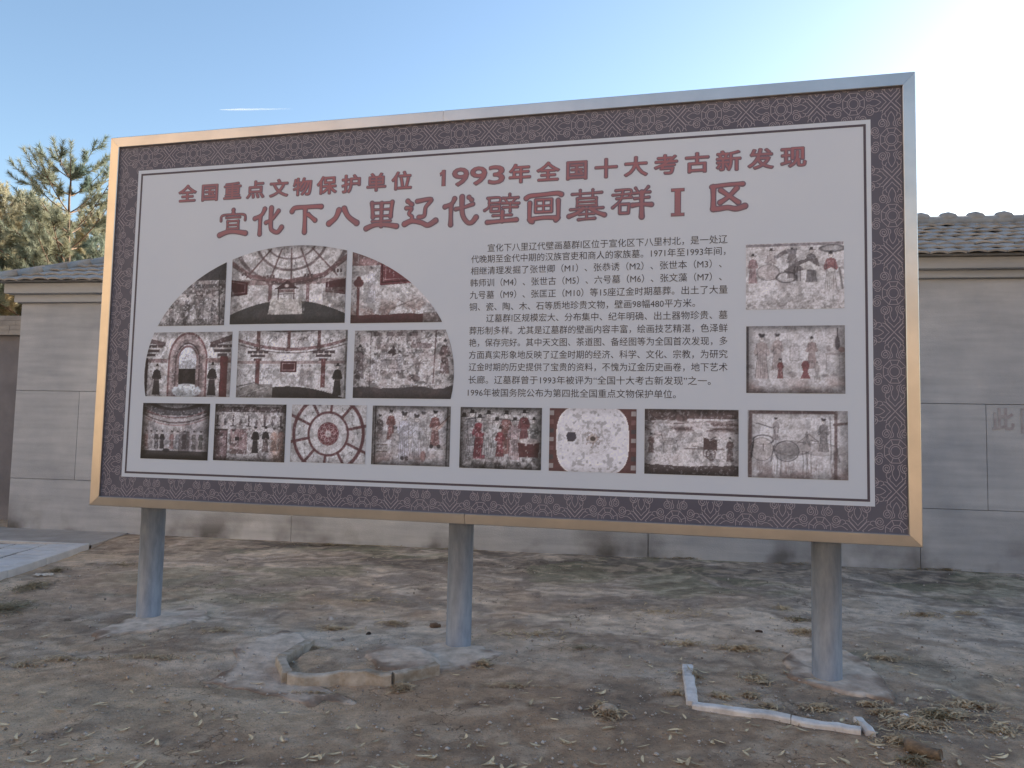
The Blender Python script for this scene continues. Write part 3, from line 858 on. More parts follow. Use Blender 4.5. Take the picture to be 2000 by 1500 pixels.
def pic_p1(p, A):
    p.blotch((120, 114, 114), .6, 6, 9, .4, .62, 3)
    p.rect(0, A, .72, 1, (54, 56, 62)); p.rect(0, A, .60, .66, (60, 58, 62), .8); p.rect(0, A, .66, .72, (128, 122, 122), .8)
    p.rect(0, A, .50, .60, (96, 90, 90), .7); p.line([(A * .93, 0), (A * .90, .8)], .02, DK, .8)
    for x in (.62, .86): p.rect(A * x - .06, A * x + .06, .48, .55, (140, 132, 130)); p.line([(A * x - .06, .48), (A * x + .06, .48), (A * x + .06, .55), (A * x - .06, .55), (A * x - .06, .48)], .012, DK, .8)
    for x, y, h in ((.45, .1, .40), (.66, .08, .42), (.84, .05, .36), (.22, .0, .32), (.42, .0, .26), (.97, .0, .32)): figure(p, A * x, y, h, (118, 112, 114), 2, .8)
    p.wear(11, .8)
def pic_p2(p, A):
    c = A / 2
    p.blotch((190, 184, 182), .8, 4, 4, .3, .6, 5)
    p.rect(0, A, .50, .57, (138, 108, 106), .8)
    for k, (rx, ry) in enumerate(((.46, .30), (.62, .46), (.98, .66))): 
        p.ell(c + .03, 1.10, rx * .8, ry * .9, (92, 74, 76), .8, ring=.022 + .01 * k)
    for t in (-1.0, -.46, .03, .50, 1.05):
        p.line([(c + .03 + t * .28, .96), (c + .03 + t * .62, .52 + abs(t) * .08)], .022, (100, 68, 70), .85)
    for k in range(26):
        ink(p, rng.uniform(.25, A - .2), rng.uniform(.62, .93), .035, k, .35)
    p.line([(0, .80), (.28, .62), (c, .54), (A - .3, .62), (A, .84)], .05, (112, 70, 72), .8)
    p.line([(0, .76), (.28, .585), (c, .505), (A - .3, .585), (A, .80)], .014, (80, 52, 54), .8)
    for x in (.20, .56, A - .52, A - .12):
        for q in (-.045, 0, .045): p.rect(x + q - .016, x + q + .016, .555 + abs(x - c) * .12, .60 + abs(x - c) * .12, (92, 72, 74)); 
        p.poly([(x - .08, .555), (x + .08, .555), (x + .03, .49), (x - .03, .49)], (110, 78, 78), .8)
    for x in (.56, A - .52): p.rect(x - .026, x + .026, .20, .50, (122, 84, 86), .9)
    p.poly([(0, .36), (.24, .38), (.24, .54), (0, .58)], (78, 30, 40)); p.line([(.02, .40), (.20, .41), (.20, .52), (.02, .55)], .01, (150, 110, 112), .8)
    p.poly([(A, .36), (A - .28, .39), (A - .28, .52), (A, .56)], (88, 44, 50)); p.line([(A - .02, .38), (A - .24, .41), (A - .24, .51)], .01, (150, 120, 120), .7)
    for k in range(16): ink(p, rng.uniform(.28, A - .3), rng.uniform(.28, .46), .06, 50 + k, .22, (110, 110, 112))
    p.blotch((120, 112, 106), .5, 9, 9, .5, .62, 15, ((p.Y < .45) & (np.abs(p.X - c) > .5)).astype(float))
    fl = .12 + .18 * (1 - ((p.X - c) / c) ** 2)
    i = np.nonzero(p.Y < fl)[0]; p.blend(i, np.ones(len(i)) * .95, (54, 56, 58))
    p.poly([(c - .26, .12), (c + .22, .12), (c + .20, .32), (c - .23, .32)], (172, 166, 158)); p.blotch((120, 114, 106), .5, 12, 18, .5, .6, 17, ((np.abs(p.X - c) < .25) & (p.Y > .12) & (p.Y < .33)).astype(float))
    p.poly([(c - .16, .455), (c + .14, .455), (c + .0, .56)], (74, 46, 50)); p.line([(c - .17, .452), (c + .15, .452)], .016, (66, 44, 48)); p.ell(c - .01, .485, .03, .02, SK, .8)
    p.rect(c - .14, c + .12, .375, .385, (74, 50, 54)); p.rect(c - .13, c - .115, .31, .45, (74, 50, 54)); p.rect(c + .09, c + .105, .31, .45, (74, 50, 54)); p.rect(c - .12, c + .1, .40, .44, (120, 84, 84), .8)
    p.wear(21, .45); 
def pic_p3(p, A):
    p.blotch((188, 184, 184), .8, 4, 4, .3, .6, 5)
    p.rect(0, .55, .80, 1, (140, 90, 90), .8)
    p.poly([(.42, .52), (A, .56), (A, 1), (.42, .96)], (112, 48, 56)); p.line([(.45, .94), (.45, .56), (A, .60)], .02, (72, 30, 38), .9); p.line([(.50, .90), (.50, .60), (A, .64)], .010, (180, 130, 130), .8)
    p.rect(.085, .125, .10, .50, (106, 56, 58)); p.ell(.105, .56, .075, .06, (100, 50, 54)); p.ell(.105, .62, .035, .035, (100, 50, 54))
    figure(p, .30, .28, .52, (176, 174, 182), 2, .55)
    p.line([(.62, .20), (.98, .34)], .014, (120, 108, 106), .8); p.line([(.68, .33), (.95, .18)], .014, (120, 108, 106), .8)
    p.blotch((128, 88, 78), .6, 8, 8, .46, .6, 9, sstep(.42, .12, p.Y))
    i = np.nonzero(p.Y < .10 + .04 * fbm(p.X * 6, p.Y * 2, 3))[0]; p.blend(i, np.ones(len(i)), (92, 52, 54)); p.rect(A * .80, A, 0, .14, (124, 114, 110), .8)
    p.wear(31, .5)
def bracket(p, x, y, s):
    for k, wd_ in enumerate((.06, .11, .16)):
        p.rect(x - wd_ * s, x + wd_ * s, y + .05 * k * s, y + (.05 * k + .035) * s, (66, 52, 56), .9)
    for q in (-.08, .0, .08): p.poly([(x + q * s - .02 * s, y + .08 * s), (x + q * s + .02 * s, y + .08 * s), (x + q * s, y + .13 * s)], SK, .8)
def pic_p4(p, A):
    c = A * .50
    p.blotch((192, 188, 188), .8, 5, 5, .3, .6, 6)
    p.poly([(0, .92), (.35, .84), (.35, .78), (0, .84)], (84, 62, 66), .8); p.poly([(A, .96), (A - .38, .84), (A - .38, .78), (A, .86)], (74, 56, 60), .9)
    for x in (.10, A - .16): bracket(p, x, .62, 1.35)
    p.rect(.05, .40, .52, .59, (124, 92, 92), .85); p.rect(A - .42, A, .52, .60, (124, 88, 86), .85)
    p.rect(0, .055, 0, .60, (58, 44, 52)); p.rect(A - .19, A - .06, 0, .62, (104, 46, 50))
    for rr, col, wd_ in ((.42, (122, 70, 72), .04), (.37, (164, 138, 136), .06), (.31, (136, 112, 112), .05), (.265, (80, 56, 60), .03), (.22, (112, 74, 76), .035)):
        th = np.linspace(0, math.pi, 22); P = [(c - rr * .78, 0)] + [(c - rr * .78 * math.cos(t), .56 + rr * math.sin(t)) for t in th] + [(c + rr * .78, 0)]
        p.line(P, wd_, col, .9)
    th = np.linspace(0, math.pi, 18); p.poly([(c - .155, .42)] + [(c - .155 * math.cos(t), .56 + .20 * math.sin(t)) for t in th] + [(c + .155, .42)], (184, 186, 192))
    p.rect(c - .155, c + .155, .19, .43, (42, 38, 40)); p.ell(c, .09, .26, .11, (176, 184, 188), .95)
    p.rect(c - .20, c - .15, .15, .6, (140, 118, 116), .8); p.rect(c + .15, c + .19, .15, .6, (140, 118, 116), .8)
    figure(p, .22, .02, .50, (46, 42, 46), 1, .95); figure(p, A - .32, .02, .52, (46, 42, 46), 1, .95)
    p.wear(41, .55)
def pic_p5(p, A):
    p.blotch((192, 188, 188), .8, 5, 5, .3, .6, 7)
    p.ell(A / 2, 1.03, .5, .06, (66, 60, 62), .9)
    for x in (.34, .84, 1.33): p.rect(x - .03, x + .03, .72, 1, (98, 58, 60), .9); ink(p, x - .2, .88, .08, int(x * 9), .5); ink(p, x + .18, .86, .08, int(x * 7), .5); bracket(p, x, .70 if x != .84 else .67, .5)
    th = np.linspace(-.1, 1.1, 14); p.line([(A * t, .86 - .56 * (t - t * t)) for t in th], .045, (118, 76, 78), .85)
    p.line([(A * t, .80 - .54 * (t - t * t)) for t in th], .014, (70, 52, 54), .8)
    p.rect(0, A, .50, .55, (140, 108, 106), .7)
    for x in (.34, A - .37): bracket(p, x, .55, 1.1); p.rect(x - .035, x + .035, .16, .58, (112, 58, 60), .95)
    p.rect(.72, .98, .38, .54, (84, 40, 46)); p.line([(.75, .41), (.95, .41), (.95, .51), (.75, .51), (.75, .41)], .012, (164, 130, 130), .8)
    figure(p, 1.07, .18, .32, (150, 144, 144), 3, .5); figure(p, 1.20, .16, .34, (150, 140, 138), 3, .5)
    for k in range(14): ink(p, rng.uniform(.08, .65), rng.uniform(.26, .46), .09, 80 + k, .28, (110, 110, 116))
    p.poly([(0, 0), (.62, 0), (.60, .20), (.25, .20), (0, .12)], (128, 122, 118)); p.line([(0, .16), (.3, .22), (.5, .14)], .02, (90, 84, 84), .8); p.line([(.05, .02), (.5, .16)], .014, (170, 164, 158), .8)
    i = np.nonzero((p.Y < .17 - .10 * np.abs(p.X - .85) ** 2 * 2) & (p.X > .60))[0]; p.blend(i, np.ones(len(i)) * .95, (50, 46, 46))
    figure(p, A - .14, .04, .48, (46, 44, 42), 1, .95); p.rect(A - .03, A, 0, 1, (80, 80, 72), .6)
    p.wear(51, .5)
def pic_p6(p, A):
    p.blotch((168, 160, 158), .8, 4, 4, .3, .6, 8)
    for x in (.30, .50, .66, .86): p.rect(x, x + .13, .91, .98, (96, 80, 82), .7)
    p.line([(.26, 0), (.26, 1)], .014, (90, 78, 80), .8); p.line([(A * .80, .2), (A * .82, 1)], .02, (96, 66, 66), .8)
    figure(p, .09, .28, .52, (112, 100, 104), 1, .8); figure(p, .33, .30, .38, (150, 142, 146), 3, .7); figure(p, .48, .46, .34, (140, 134, 136), 3, .7); figure(p, .72, .32, .40, (142, 138, 142), 3, .65); figure(p, A - .14, .36, .52, (112, 84, 84), 3, .75)
    p.poly([(.52, .66), (.62, .78), (.68, .68), (.62, .62)], (84, 70, 74), .9); p.poly([(.88, .74), (1.2, .73), (1.22, .80), (.9, .83)], (112, 90, 90), .7)
    for y in (.44, .50, .56, .60): p.line([(.42, y), (.74, y)], .01, (96, 88, 94), .7)
    for y in (.50, .66): p.line([(.80, y), (1.14, y + .01)], .012, (96, 90, 98), .6)
    p.ell(.95, .30, .10, .05, (104, 84, 84), .7)
    f_ = .12 + .10 * fbm(p.X * 3, p.Y * 0 + 1, 5); i = np.nonzero(p.Y < f_)[0]; p.blend(i, np.ones(len(i)) * .9, (62, 56, 58))
    p.wear(61, .8)
def pic_q1(p, A):
    p.blotch((140, 134, 138), .8, 4, 4, .3, .6, 9)
    p.rect(0, A, .78, 1, (70, 68, 74), .9); p.ell(A * .5, 1.08, .55, .17, (150, 148, 150), .9); p.ell(A * .5, 1.08, .55, .19, (52, 48, 52), .9, ring=.05)
    for k in range(4): th = np.linspace(-1, 1, 9); p.line([(A * .5 + t * .62, .74 - .045 * k + .13 * t * t) for t in th], .022, [(120, 70, 74), (176, 166, 166), (84, 56, 60), (150, 110, 110)][k], .85)
    for k in range(8): ink(p, .1 + k * .14, .52, .05, k, .3)
    for k, x in enumerate((.08, .18, .30, .42, .62, .74, .88, 1.08, 1.22)): figure(p, A * x / 1.4 + .02, .18, .34, [(150, 110, 108), (130, 126, 128), (70, 66, 70), (48, 46, 50), (140, 100, 98), (120, 120, 126), (60, 56, 60), (92, 92, 90), (84, 86, 82)][k], 2, .85)
    p.rect(A * .56, A * .72, .12, .50, (66, 58, 62), .6); p.ell(A * .38, .16, .07, .035, DK, .9)
    p.blotch((124, 78, 58), .5, 2, 2, .2, .6, 4, sstep(.25, 0, p.X)); i = np.nonzero(p.Y < .15)[0]; p.blend(i, np.ones(len(i)) * .85, (48, 46, 46)); p.wear(71, .5); p.vig(A, .45)
def pic_q2(p, A):
    p.blotch((168, 160, 160), .8, 4, 4, .3, .6, 10)
    p.rect(0, A, .86, .95, (84, 70, 74), .9); p.ell(A * .5, .93, .13, .07, (104, 88, 90), .95); p.ell(.04, .93, .12, .07, (84, 76, 80), .9); p.ell(A, .93, .12, .07, (84, 72, 74), .9)
    for k in range(5): x = .06 + k * .31; p.rect(x - .018, x + .018, .62, .80, (66, 54, 60), .85); p.rect(x - .05, x + .05, .60, .625, (60, 50, 54), .85); p.ell(x + .15, .66, .03, .04, (84, 74, 80), .8); p.rect(x + .143, x + .157, .69, .73, DK, .6)
    p.rect(0, .26, 0, .56, (104, 68, 74), .8); p.rect(.25, .275, .05, .56, (74, 48, 50), .9); p.rect(.0, .26, .53, .56, DK, .7)
    p.rect(.32, .66, .12, .56, (142, 104, 106), .8)
    for k in range(7): p.line([(.42 + k * .035, .38), (.42 + k * .035, .55)], .01, (106, 68, 70), .8)
    figure(p, .16, .04, .44, (150, 124, 126), 3, .6); figure(p, .38, .12, .44, (150, 120, 116), 2, .8); p.rect(.42, .50, .36, .42, DK, .9)
    figure(p, .82, .14, .48, (42, 40, 44), 2, .95); figure(p, 1.02, .16, .46, (46, 42, 46), 2, .95, dress=(112, 92, 90)); figure(p, 1.18, .18, .42, (168, 132, 120), 2, .8); figure(p, 1.32, .20, .42, (168, 124, 112), 2, .8)
    p.blotch((176, 122, 96), .6, 3, 3, .3, .6, 44, sstep(1.05, 1.25, p.X) * sstep(.6, .4, p.Y)); p.wear(81, .7); p.vig(A, .35)
def pic_q3(p, A):
    c = A / 2; p.blotch((176, 174, 174), .9, 4, 4, .2, .5, 11)
    p.ell(c, .5, .655, .655, (98, 48, 54), .95, ring=.06)
    for k in range(10):
        a = math.radians(12 + 36 * k); p.line([(c + .37 * math.cos(a), .5 + .37 * math.sin(a)), (c + .85 * math.cos(a), .5 + .85 * math.sin(a))], .05, (98, 50, 56), .9)
        b_ = a + math.radians(18)
        for r_, t_ in ((.48, -.15), (.55, .12)): ink(p, c + r_ * math.cos(b_ + t_), .5 + r_ * math.sin(b_ + t_), .05, k * 3, .6)
    p.ell(c, .5, .37, .37, (96, 50, 56), .95, ring=.042); p.ell(c, .5, .345, .345, (170, 164, 164), .7)
    p.ell(c, .5, .20, .20, (112, 44, 52)); 
    for k in range(9):
        a = 2 * math.pi * k / 9
        for rr in (.10, .145): p.ell(c + rr * math.cos(a + rr * 3), .5 + rr * math.sin(a + rr * 3), .042, .042, (184, 150, 150), .8, ring=.010)
    p.ell(c, .5, .055, .055, (178, 164, 162), .9); ink(p, c, .5, .03, 5, .8)
    p.wear(91, .35); p.vig(A, .15)
def pic_q4(p, A):
    p.blotch((176, 170, 172), .8, 4, 4, .3, .6, 12)
    figure(p, .14, .42, .44, (104, 94, 96), 2, .85); figure(p, .34, .42, .52, (132, 74, 70), 2, .85)
    figure(p, .58, .10, .82, (170, 168, 178), 2, .8); figure(p, .80, .12, .76, (168, 166, 172), 2, .75); figure(p, .92, .30, .62, (160, 154, 154), 2, .6); figure(p, 1.13, .34, .60, (136, 78, 76), 2, .95, dress=(150, 96, 92))
    figure(p, .42, .08, .58, (160, 152, 150), 2, .7)
    p.poly([(1.05, .62), (1.14, .66), (1.24, .70), (1.36, .84), (1.38, .83), (1.26, .66), (1.16, .58)], (176, 140, 130), .9); p.line([(1.16, .64), (1.38, .84)], .016, RB, .9)
    for x in (.56, .64, 1.07, 1.20): p.ell(x, .12 if x < 1 else .33, .035, .035, DK, .85)
    for y in (.22, .28, .34): p.line([(.10, y), (.28, y)], .02, (116, 96, 90), .8)
    p.rect(.08, .26, .38, .56, (140, 128, 124), .6); p.ell(.93, .16, .05, .09, (142, 84, 78), .7)
    p.line([(.06, 0), (.06, 1)], .02, DK, .7); p.line([(A - .06, 0), (A - .05, 1)], .022, DK, .7)
    p.blotch((124, 88, 78), .7, 4, 6, .3, .6, 16, sstep(.30, .02, p.Y)); p.wear(101, .5); p.vig(A, .35)
def pic_q5(p, A):
    p.blotch((160, 156, 152), .8, 5, 5, .3, .6, 13)
    for k, (x, y, h, c_) in enumerate(((.06, .12, .80, (160, 156, 156)), (.20, .24, .74, (150, 146, 148)), (.33, .16, .74, (150, 52, 64)), (.48, .22, .74, (156, 152, 150)), (.62, .14, .72, (166, 162, 160)), (.78, .24, .72, (140, 84, 78)), (.68, .20, .50, (150, 60, 66)), (.92, .16, .70, (168, 140, 140)), (1.08, .34, .64, (120, 58, 62)), (1.24, .30, .56, (118, 118, 114)))):
        figure(p, x, y, h, c_, 1, .9)
    p.poly([(1.0, .20), (1.32, .20), (1.34, .44), (.98, .44)], (96, 50, 50)); p.ell(1.16, .46, .18, .045, (176, 160, 154))
    for k in range(24): p.ell(rng.uniform(.6, 1.3), rng.uniform(.2, .5), .010, .010, SK, .7)
    p.line([(.10, .80), (.26, .82)], .014, DK, .9); p.line([(.26, .76), (.26, .92)], .02, DK, .8); p.line([(.60, .82), (.86, .80)], .012, DK, .8)
    p.blotch((92, 88, 84), .8, 12, 12, .45, .6, 26, sstep(.26, .10, p.Y)); p.wear(111, .6); p.vig(A, .4)
def pic_q6(p, A):
    c = A / 2; p.c[:] = np.array((104, 60, 58)) / 255
    for s in (0, 1):
        for k in range(7):
            x = .03 if s == 0 else A - .04; p.rect(x - .035, x + .04, .05 + k * .14, .12 + k * .14, [(150, 142, 138), (74, 70, 72), (128, 80, 78)][k % 3], .9)
    d = (np.abs((p.X - c) / .56) ** 3.2 + np.abs((p.Y - .5) / .54) ** 3.2) ** (1 / 3.2)
    i = np.nonzero(d < 1)[0]; p.blend(i, np.ones(len(i)), (182, 178, 180)); j = np.nonzero((d > 1) & (d < 1.025))[0]; p.blend(j, np.ones(len(j)), (200, 190, 184))
    mk = (d < .97).astype(float)
    for k in range(9): p.ell(c + .02, .52, .06 + .028 * k, .055 + .026 * k, (126, 118, 116), .28, ring=.008)
    p.blotch((120, 114, 112), .6, 26, 26, .56, .66, 19, mk * sstep(.42, .1, np.hypot(p.X - c, p.Y - .52))); p.blotch((120, 118, 120), .6, 18, 18, .60, .68, 29, mk)
    r_ = random.Random(4)
    for k in range(60):
        a = r_.uniform(0, 6.28); rr = r_.uniform(.05, .14); p.ell(c + rr * math.cos(a), .52 + rr * math.sin(a), .008, .008, (110, 84, 76), .8)
    p.ell(c + .01, .525, .045, .04, (78, 66, 60)); p.ell(c + .01, .525, .058, .052, (176, 150, 130), .8, ring=.012)
    p.poly([(.27, .57), (.30, .62), (.42, .62), (.44, .54), (.40, .48), (.30, .47)], (70, 64, 74)); p.vig(A, .12)
    p.c *= (0.93 + .14 * fbm(p.X * 40, p.Y * 40, 3, 2))[:, None]
def pic_q7(p, A):
    p.blotch((184, 174, 170), .9, 4, 7, .25, .55, 14)
    p.rect(0, A, .86, 1, (98, 76, 72), .95)
    for y, s in ((.84, 3), (.77, 4), (.70, 5), (.64, 6)): p.blotch((96, 72, 68), .9, 3.5, 14, .50, .56, s, np.exp(-((p.Y - y) / .035) ** 2))
    figure(p, .10, .32, .32, (104, 76, 72), 2, .8); horse(p, .36, .32, .30, .8)
    p.ell(.99, .32, .065, .085, (92, 68, 66), .9, ring=.016); p.ell(.93, .34, .05, .06, (92, 68, 66), .8, ring=.012)
    for k in range(6): a = math.pi / 6 * k; p.line([(.99 - .06 * math.cos(a), .32 - .08 * math.sin(a)), (.99 + .06 * math.cos(a), .32 + .08 * math.sin(a))], .006, (92, 68, 66), .8)
    p.poly([(.88, .38), (.98, .40), (.97, .55), (.88, .58)], (84, 62, 60)); p.poly([(.98, .40), (1.08, .38), (1.08, .54), (1.02, .57), (.98, .52)], (92, 70, 68)); p.line([(.98, .54), (1.06, .585)], .014, DK, .8)
    p.line([(.60, .40), (1.18, .40)], .012, (90, 70, 66), .9); p.line([(.72, .44), (.9, .42)], .010, (90, 70, 66), .8)
    figure(p, 1.27, .22, .38, (110, 86, 82), 3, .85)
    f_ = .10 + .06 * fbm(p.X * 4, p.Y * 0 + 1, 6) + .08 * np.abs(p.X / A - .5); i = np.nonzero(p.Y < f_)[0]; p.blend(i, np.ones(len(i)) * .92, (76, 62, 60)); p.wear(121, .5); p.vig(A, .2)
def pic_q8(p, A):
    p.blotch((182, 178, 178), .9, 3, 3, .3, .6, 15)
    p.line([(.03, 0), (.04, .97), (A - .2, .975)], .05, (112, 84, 82), .9); p.line([(A - .16, .98), (A - .17, 0)], .045, (106, 84, 82), .9); p.line([(A - .18, .80), (A, .82)], .04, (112, 88, 86), .85)
    horse(p, .62, .06, .62, .75, -1); p.ell(.22, .56, .14, .07, (180, 174, 172), .9); p.ell(.22, .56, .14, .07, DK, .8, ring=.012)
    p.ell(.20, .42, .16, .17, (168, 156, 150), .7); p.ell(.20, .42, .16, .17, DK, .5, ring=.010); p.line([(.08, .52), (.05, .30)], .03, DK, .7); p.line([(.22, .50), (.22, .40)], .012, DK, .7)
    figure(p, .40, .56, .34, (150, 140, 140), 2, .85); p.line([(.12, .80), (.16, .80), (.34, .74)], .014, DK, .7)
    p.poly([(.40, .66), (.56, .52), (.66, .44), (.60, .56), (.48, .68)], (178, 172, 170), .9); p.ell(.55, .40, .16, .13, (112, 106, 104), .6); p.ell(.55, .40, .17, .15, DK, .6, ring=.014)
    horse(p, 1.02, .10, .54, .6, 1); figure(p, 1.06, .40, .50, (118, 112, 112), 2, .75); p.line([(1.16, .30), (1.15, .92)], .010, DK, .6)
    for k in range(40): x = rng.uniform(.1, 1.3); p.line([(x, rng.uniform(.05, .1)), (x + rng.uniform(-.02, .02), rng.uniform(.14, .30))], .006, (120, 96, 90), .5)
    p.blotch((122, 92, 86), .6, 5, 5, .35, .6, 36, sstep(.36, .02, p.Y)); p.wear(131, .3)
def pic_r1(p, A):
    p.blotch((180, 176, 176), .9, 3, 3, .3, .6, 16); p.rect(0, A, .95, 1, (116, 108, 112), .9)
    for x, y, h, c_ in ((.10, .40, .46, (150, 110, 112)), (.36, .44, .50, (150, 138, 136)), (.66, .46, .48, (112, 104, 104)), (.93, .40, .54, (104, 98, 100))): figure(p, x, y, h, c_, 1, .8)
    p.poly([(.40, .80), (.55, .90), (.74, .92), (.72, .84), (.56, .84), (.44, .76)], (106, 100, 104), .85)
    p.poly([(.54, .58), (.78, .74), (1.02, .76), (1.05, .64), (.80, .58), (.60, .52)], (96, 88, 88), .85); p.poly([(.76, .66), (.90, .72), (1.04, .62), (.98, .58), (.82, .60)], (184, 180, 176), .9)
    p.ell(.32, .56, .16, .12, (164, 152, 150), .8); p.ell(.32, .56, .16, .12, DK, .5, ring=.01); p.ell(.58, .48, .14, .08, DK, .6, ring=.018)
    for k in range(8): p.line([(.68 + k * .015, .64), (.69 + k * .013, .42)], .007, DK, .6)
    p.ell(1.22, .90, .17, .05, (142, 138, 138), .9); p.ell(1.22, .90, .17, .05, DK, .6, ring=.014); figure(p, 1.20, .28, .60, (136, 70, 72), 3, .85, dress=(170, 164, 160)); p.line([(1.32, .60), (1.36, .30)], .03, (104, 98, 98), .8)
    p.blotch((120, 114, 112), .55, 26, 26, .54, .64, 46, sstep(.45, .15, p.Y)); p.wear(141, .35)
def pic_r2(p, A):
    p.blotch((176, 172, 172), .9, 3, 3, .3, .6, 17); p.rect(0, .035, 0, 1, (96, 86, 92), .9)
    figure(p, .22, .22, .68, (160, 142, 138), 2, .8); figure(p, .44, .34, .56, (152, 134, 130), 2, .75); figure(p, .92, .36, .50, (146, 122, 118), 3, .8)
    figure(p, .48, .22, .30, (132, 66, 66), 2, .85); p.rect(.62, .74, .48, .70, (164, 158, 158), .8); p.line([(.62, .48), (.74, .48), (.74, .70), (.62, .70), (.62, .48)], .008, GR, .8)
    p.poly([(.76, .22), (.90, .22), (.86, .32), (.89, .42), (.86, .48), (.80, .48), (.77, .42), (.80, .32)], (134, 62, 64), .9); p.ell(.64, .28, .08, .04, (130, 120, 118), .7); figure(p, .99, .20, .28, (166, 158, 154), 3, .6)
    p.rect(1.10, A, .56, .60, (138, 126, 124), .7); p.line([(1.12, .56), (1.12, .34)], .008, GR, .6); p.line([(1.30, .56), (1.30, .38)], .008, GR, .6)
    p.ell(1.27, .74, .035, .10, (84, 74, 78), .9); p.rect(1.262, 1.278, .82, .96, (84, 74, 78), .8); p.ell(1.15, .66, .03, .05, (140, 130, 130), .8); p.ell(1.33, .64, .05, .04, (150, 104, 98), .7)
    p.ell(1.10, .26, .05, .025, (120, 112, 112), .7); p.ell(1.22, .27, .05, .025, (120, 112, 112), .6)
    p.blotch((150, 110, 98), .6, 3, 4, .3, .6, 47, sstep(.32, .05, p.Y)); p.blotch((100, 86, 84), .5, 6, 6, .4, .6, 48, sstep(.16, .0, p.Y)); p.wear(151, .3); p.vig(A, .15)

AX, AZ, AA, AB = 1.765, 1.08, 1.32, 1.012    # the elliptical arch that trims the first six pictures
def az_(x): return AZ + AB * np.sqrt(np.clip(1 - ((x - AX) / AA) ** 2, 0, 1))
def ax_(z): return AA * np.sqrt(np.clip(1 - ((z - AZ) / AB) ** 2, 0, 1))
M_pic = mat('printed_picture', (1.60, 1.70, 1.92), .6, c2=(1.52, 1.62, 1.82), scale=2, attr='tint')
PICS = [('p1', .532, 1.157, 1.470, 1.976, 'top'), ('p2', 1.207, 2.199, 1.475, 2.092, 'top'), ('p3', 2.246, 2.979, 1.470, 2.022, 'top'),
        ('p4', .448, 1.238, .897, 1.417, 'left'), ('p5', 1.293, 2.229, .895, 1.421, None), ('p6', 2.288, 3.083, .900, 1.413, 'right'),
        ('q1', .450, 1.068, .393, .842, None), ('q2', 1.116, 1.738, .398, .843, None), ('q3', 1.786, 2.408, .405, .845, None), ('q4', 2.455, 3.068, .406, .845, None),
        ('q5', 3.143, 3.747, .402, .843, None), ('q6', 3.803, 4.411, .401, .843, None), ('q7', 4.467, 5.086, .403, .847, None), ('q8', 5.144, 5.764, .402, .848, None),
        ('r1', 5.133, 5.750, 1.524, 1.970, None), ('r2', 5.135, 5.751, .962, 1.411, None)]
LAB = {'p1': 'grey picture of small court figures under dark eaves, cut by the arc', 'p2': 'picture of a domed tomb chamber with a small shrine on a stone block', 'p3': 'picture with a dark red window and a lamp stand, cut by the arc',
       'p4': 'picture of an arched doorway between two dark robed figures', 'p5': 'picture of a chamber corner with red columns and a dark robed figure', 'p6': 'faded picture of figures round tables, rounded at the right',
       'q1': 'dark picture of a row of figures below a bracketed ceiling', 'q2': 'picture with two black robed figures beside a screen', 'q3': 'picture of a round ceiling with a red lotus centre', 'q4': 'picture of musicians, one with a long-necked lute',
       'q5': 'picture of a crowded group in red and white robes with a drum', 'q6': 'picture of a pale vaulted ceiling with a dark hole', 'q7': 'brown picture of a horse and a two-wheeled cart', 'q8': 'picture of saddled horses and grooms',
       'r1': 'pale picture of a horse led by hatted figures, upper right', 'r2': 'pale picture of figures preparing tea, right column'}
RES = 215
for nm, xa, xb, za, zb, trim in PICS:
    nxp = int((xb - xa) * RES); nzp = int((zb - za) * RES)
    U, W_ = np.meshgrid(np.linspace(0, 1, nxp), np.linspace(0, 1, nzp))
    X = xa + (xb - xa) * U; Z = za + (zb - za) * W_
    if trim == 'top':
        Z = za + (np.maximum(np.minimum(az_(X), 9), za + .001) - za) * W_
    elif trim == 'left':
        l_ = AX - ax_(Z); X = l_ + (xb - l_) * U
    elif trim == 'right':
        r_ = AX + ax_(Z); X = xa + (r_ - xa) * U
    hh = zb - za; A = (xb - xa) / hh
    p = Paint(((X - xa) / hh).ravel(), ((Z - za) / hh).ravel())
    globals()['pic_' + nm](p, A)
    if nm not in ('q3', 'q6', 'r1'): p.vig(A, .30)
    lum = p.c.mean(1, keepdims=True); p.c = p.c * .52 + lum * .48; p.c = (p.c - .45) * 1.18 + .462
    col = np.clip(p.c, 0, 1); col = np.where(col <= .04045, col / 12.92, ((col + .055) / 1.055) ** 2.4)
    ii = np.arange(nxp * nzp).reshape(nzp, nxp)
    Fp = np.stack([ii[:-1, :-1].ravel(), ii[:-1, 1:].ravel(), ii[1:, 1:].ravel(), ii[1:, :-1].ravel()], 1)
    o = fast_mesh('mural_picture', np.stack([X.ravel(), np.full(X.size, -.0042), BZ + Z.ravel()], 1), Fp, M_pic, sign, colors=col)
    o['label'] = LAB[nm]
# ---- posts
posts = [(.516, .0), (3.139, -.01), (5.646, .0)]
for i, (px, dz) in enumerate(posts):
    wp = BO + Matrix.Rotation(BYAW, 3, 'Z') @ Vector((px, .11, 0))
    zb = H(wp.x, wp.y)
    m = MB(); m.tube([(px, .105, zb - .15), (px, .105, .45), (px, .105, BZ + .03)], .092, 28)
    m.build('post', M_post, sign, smooth=True)

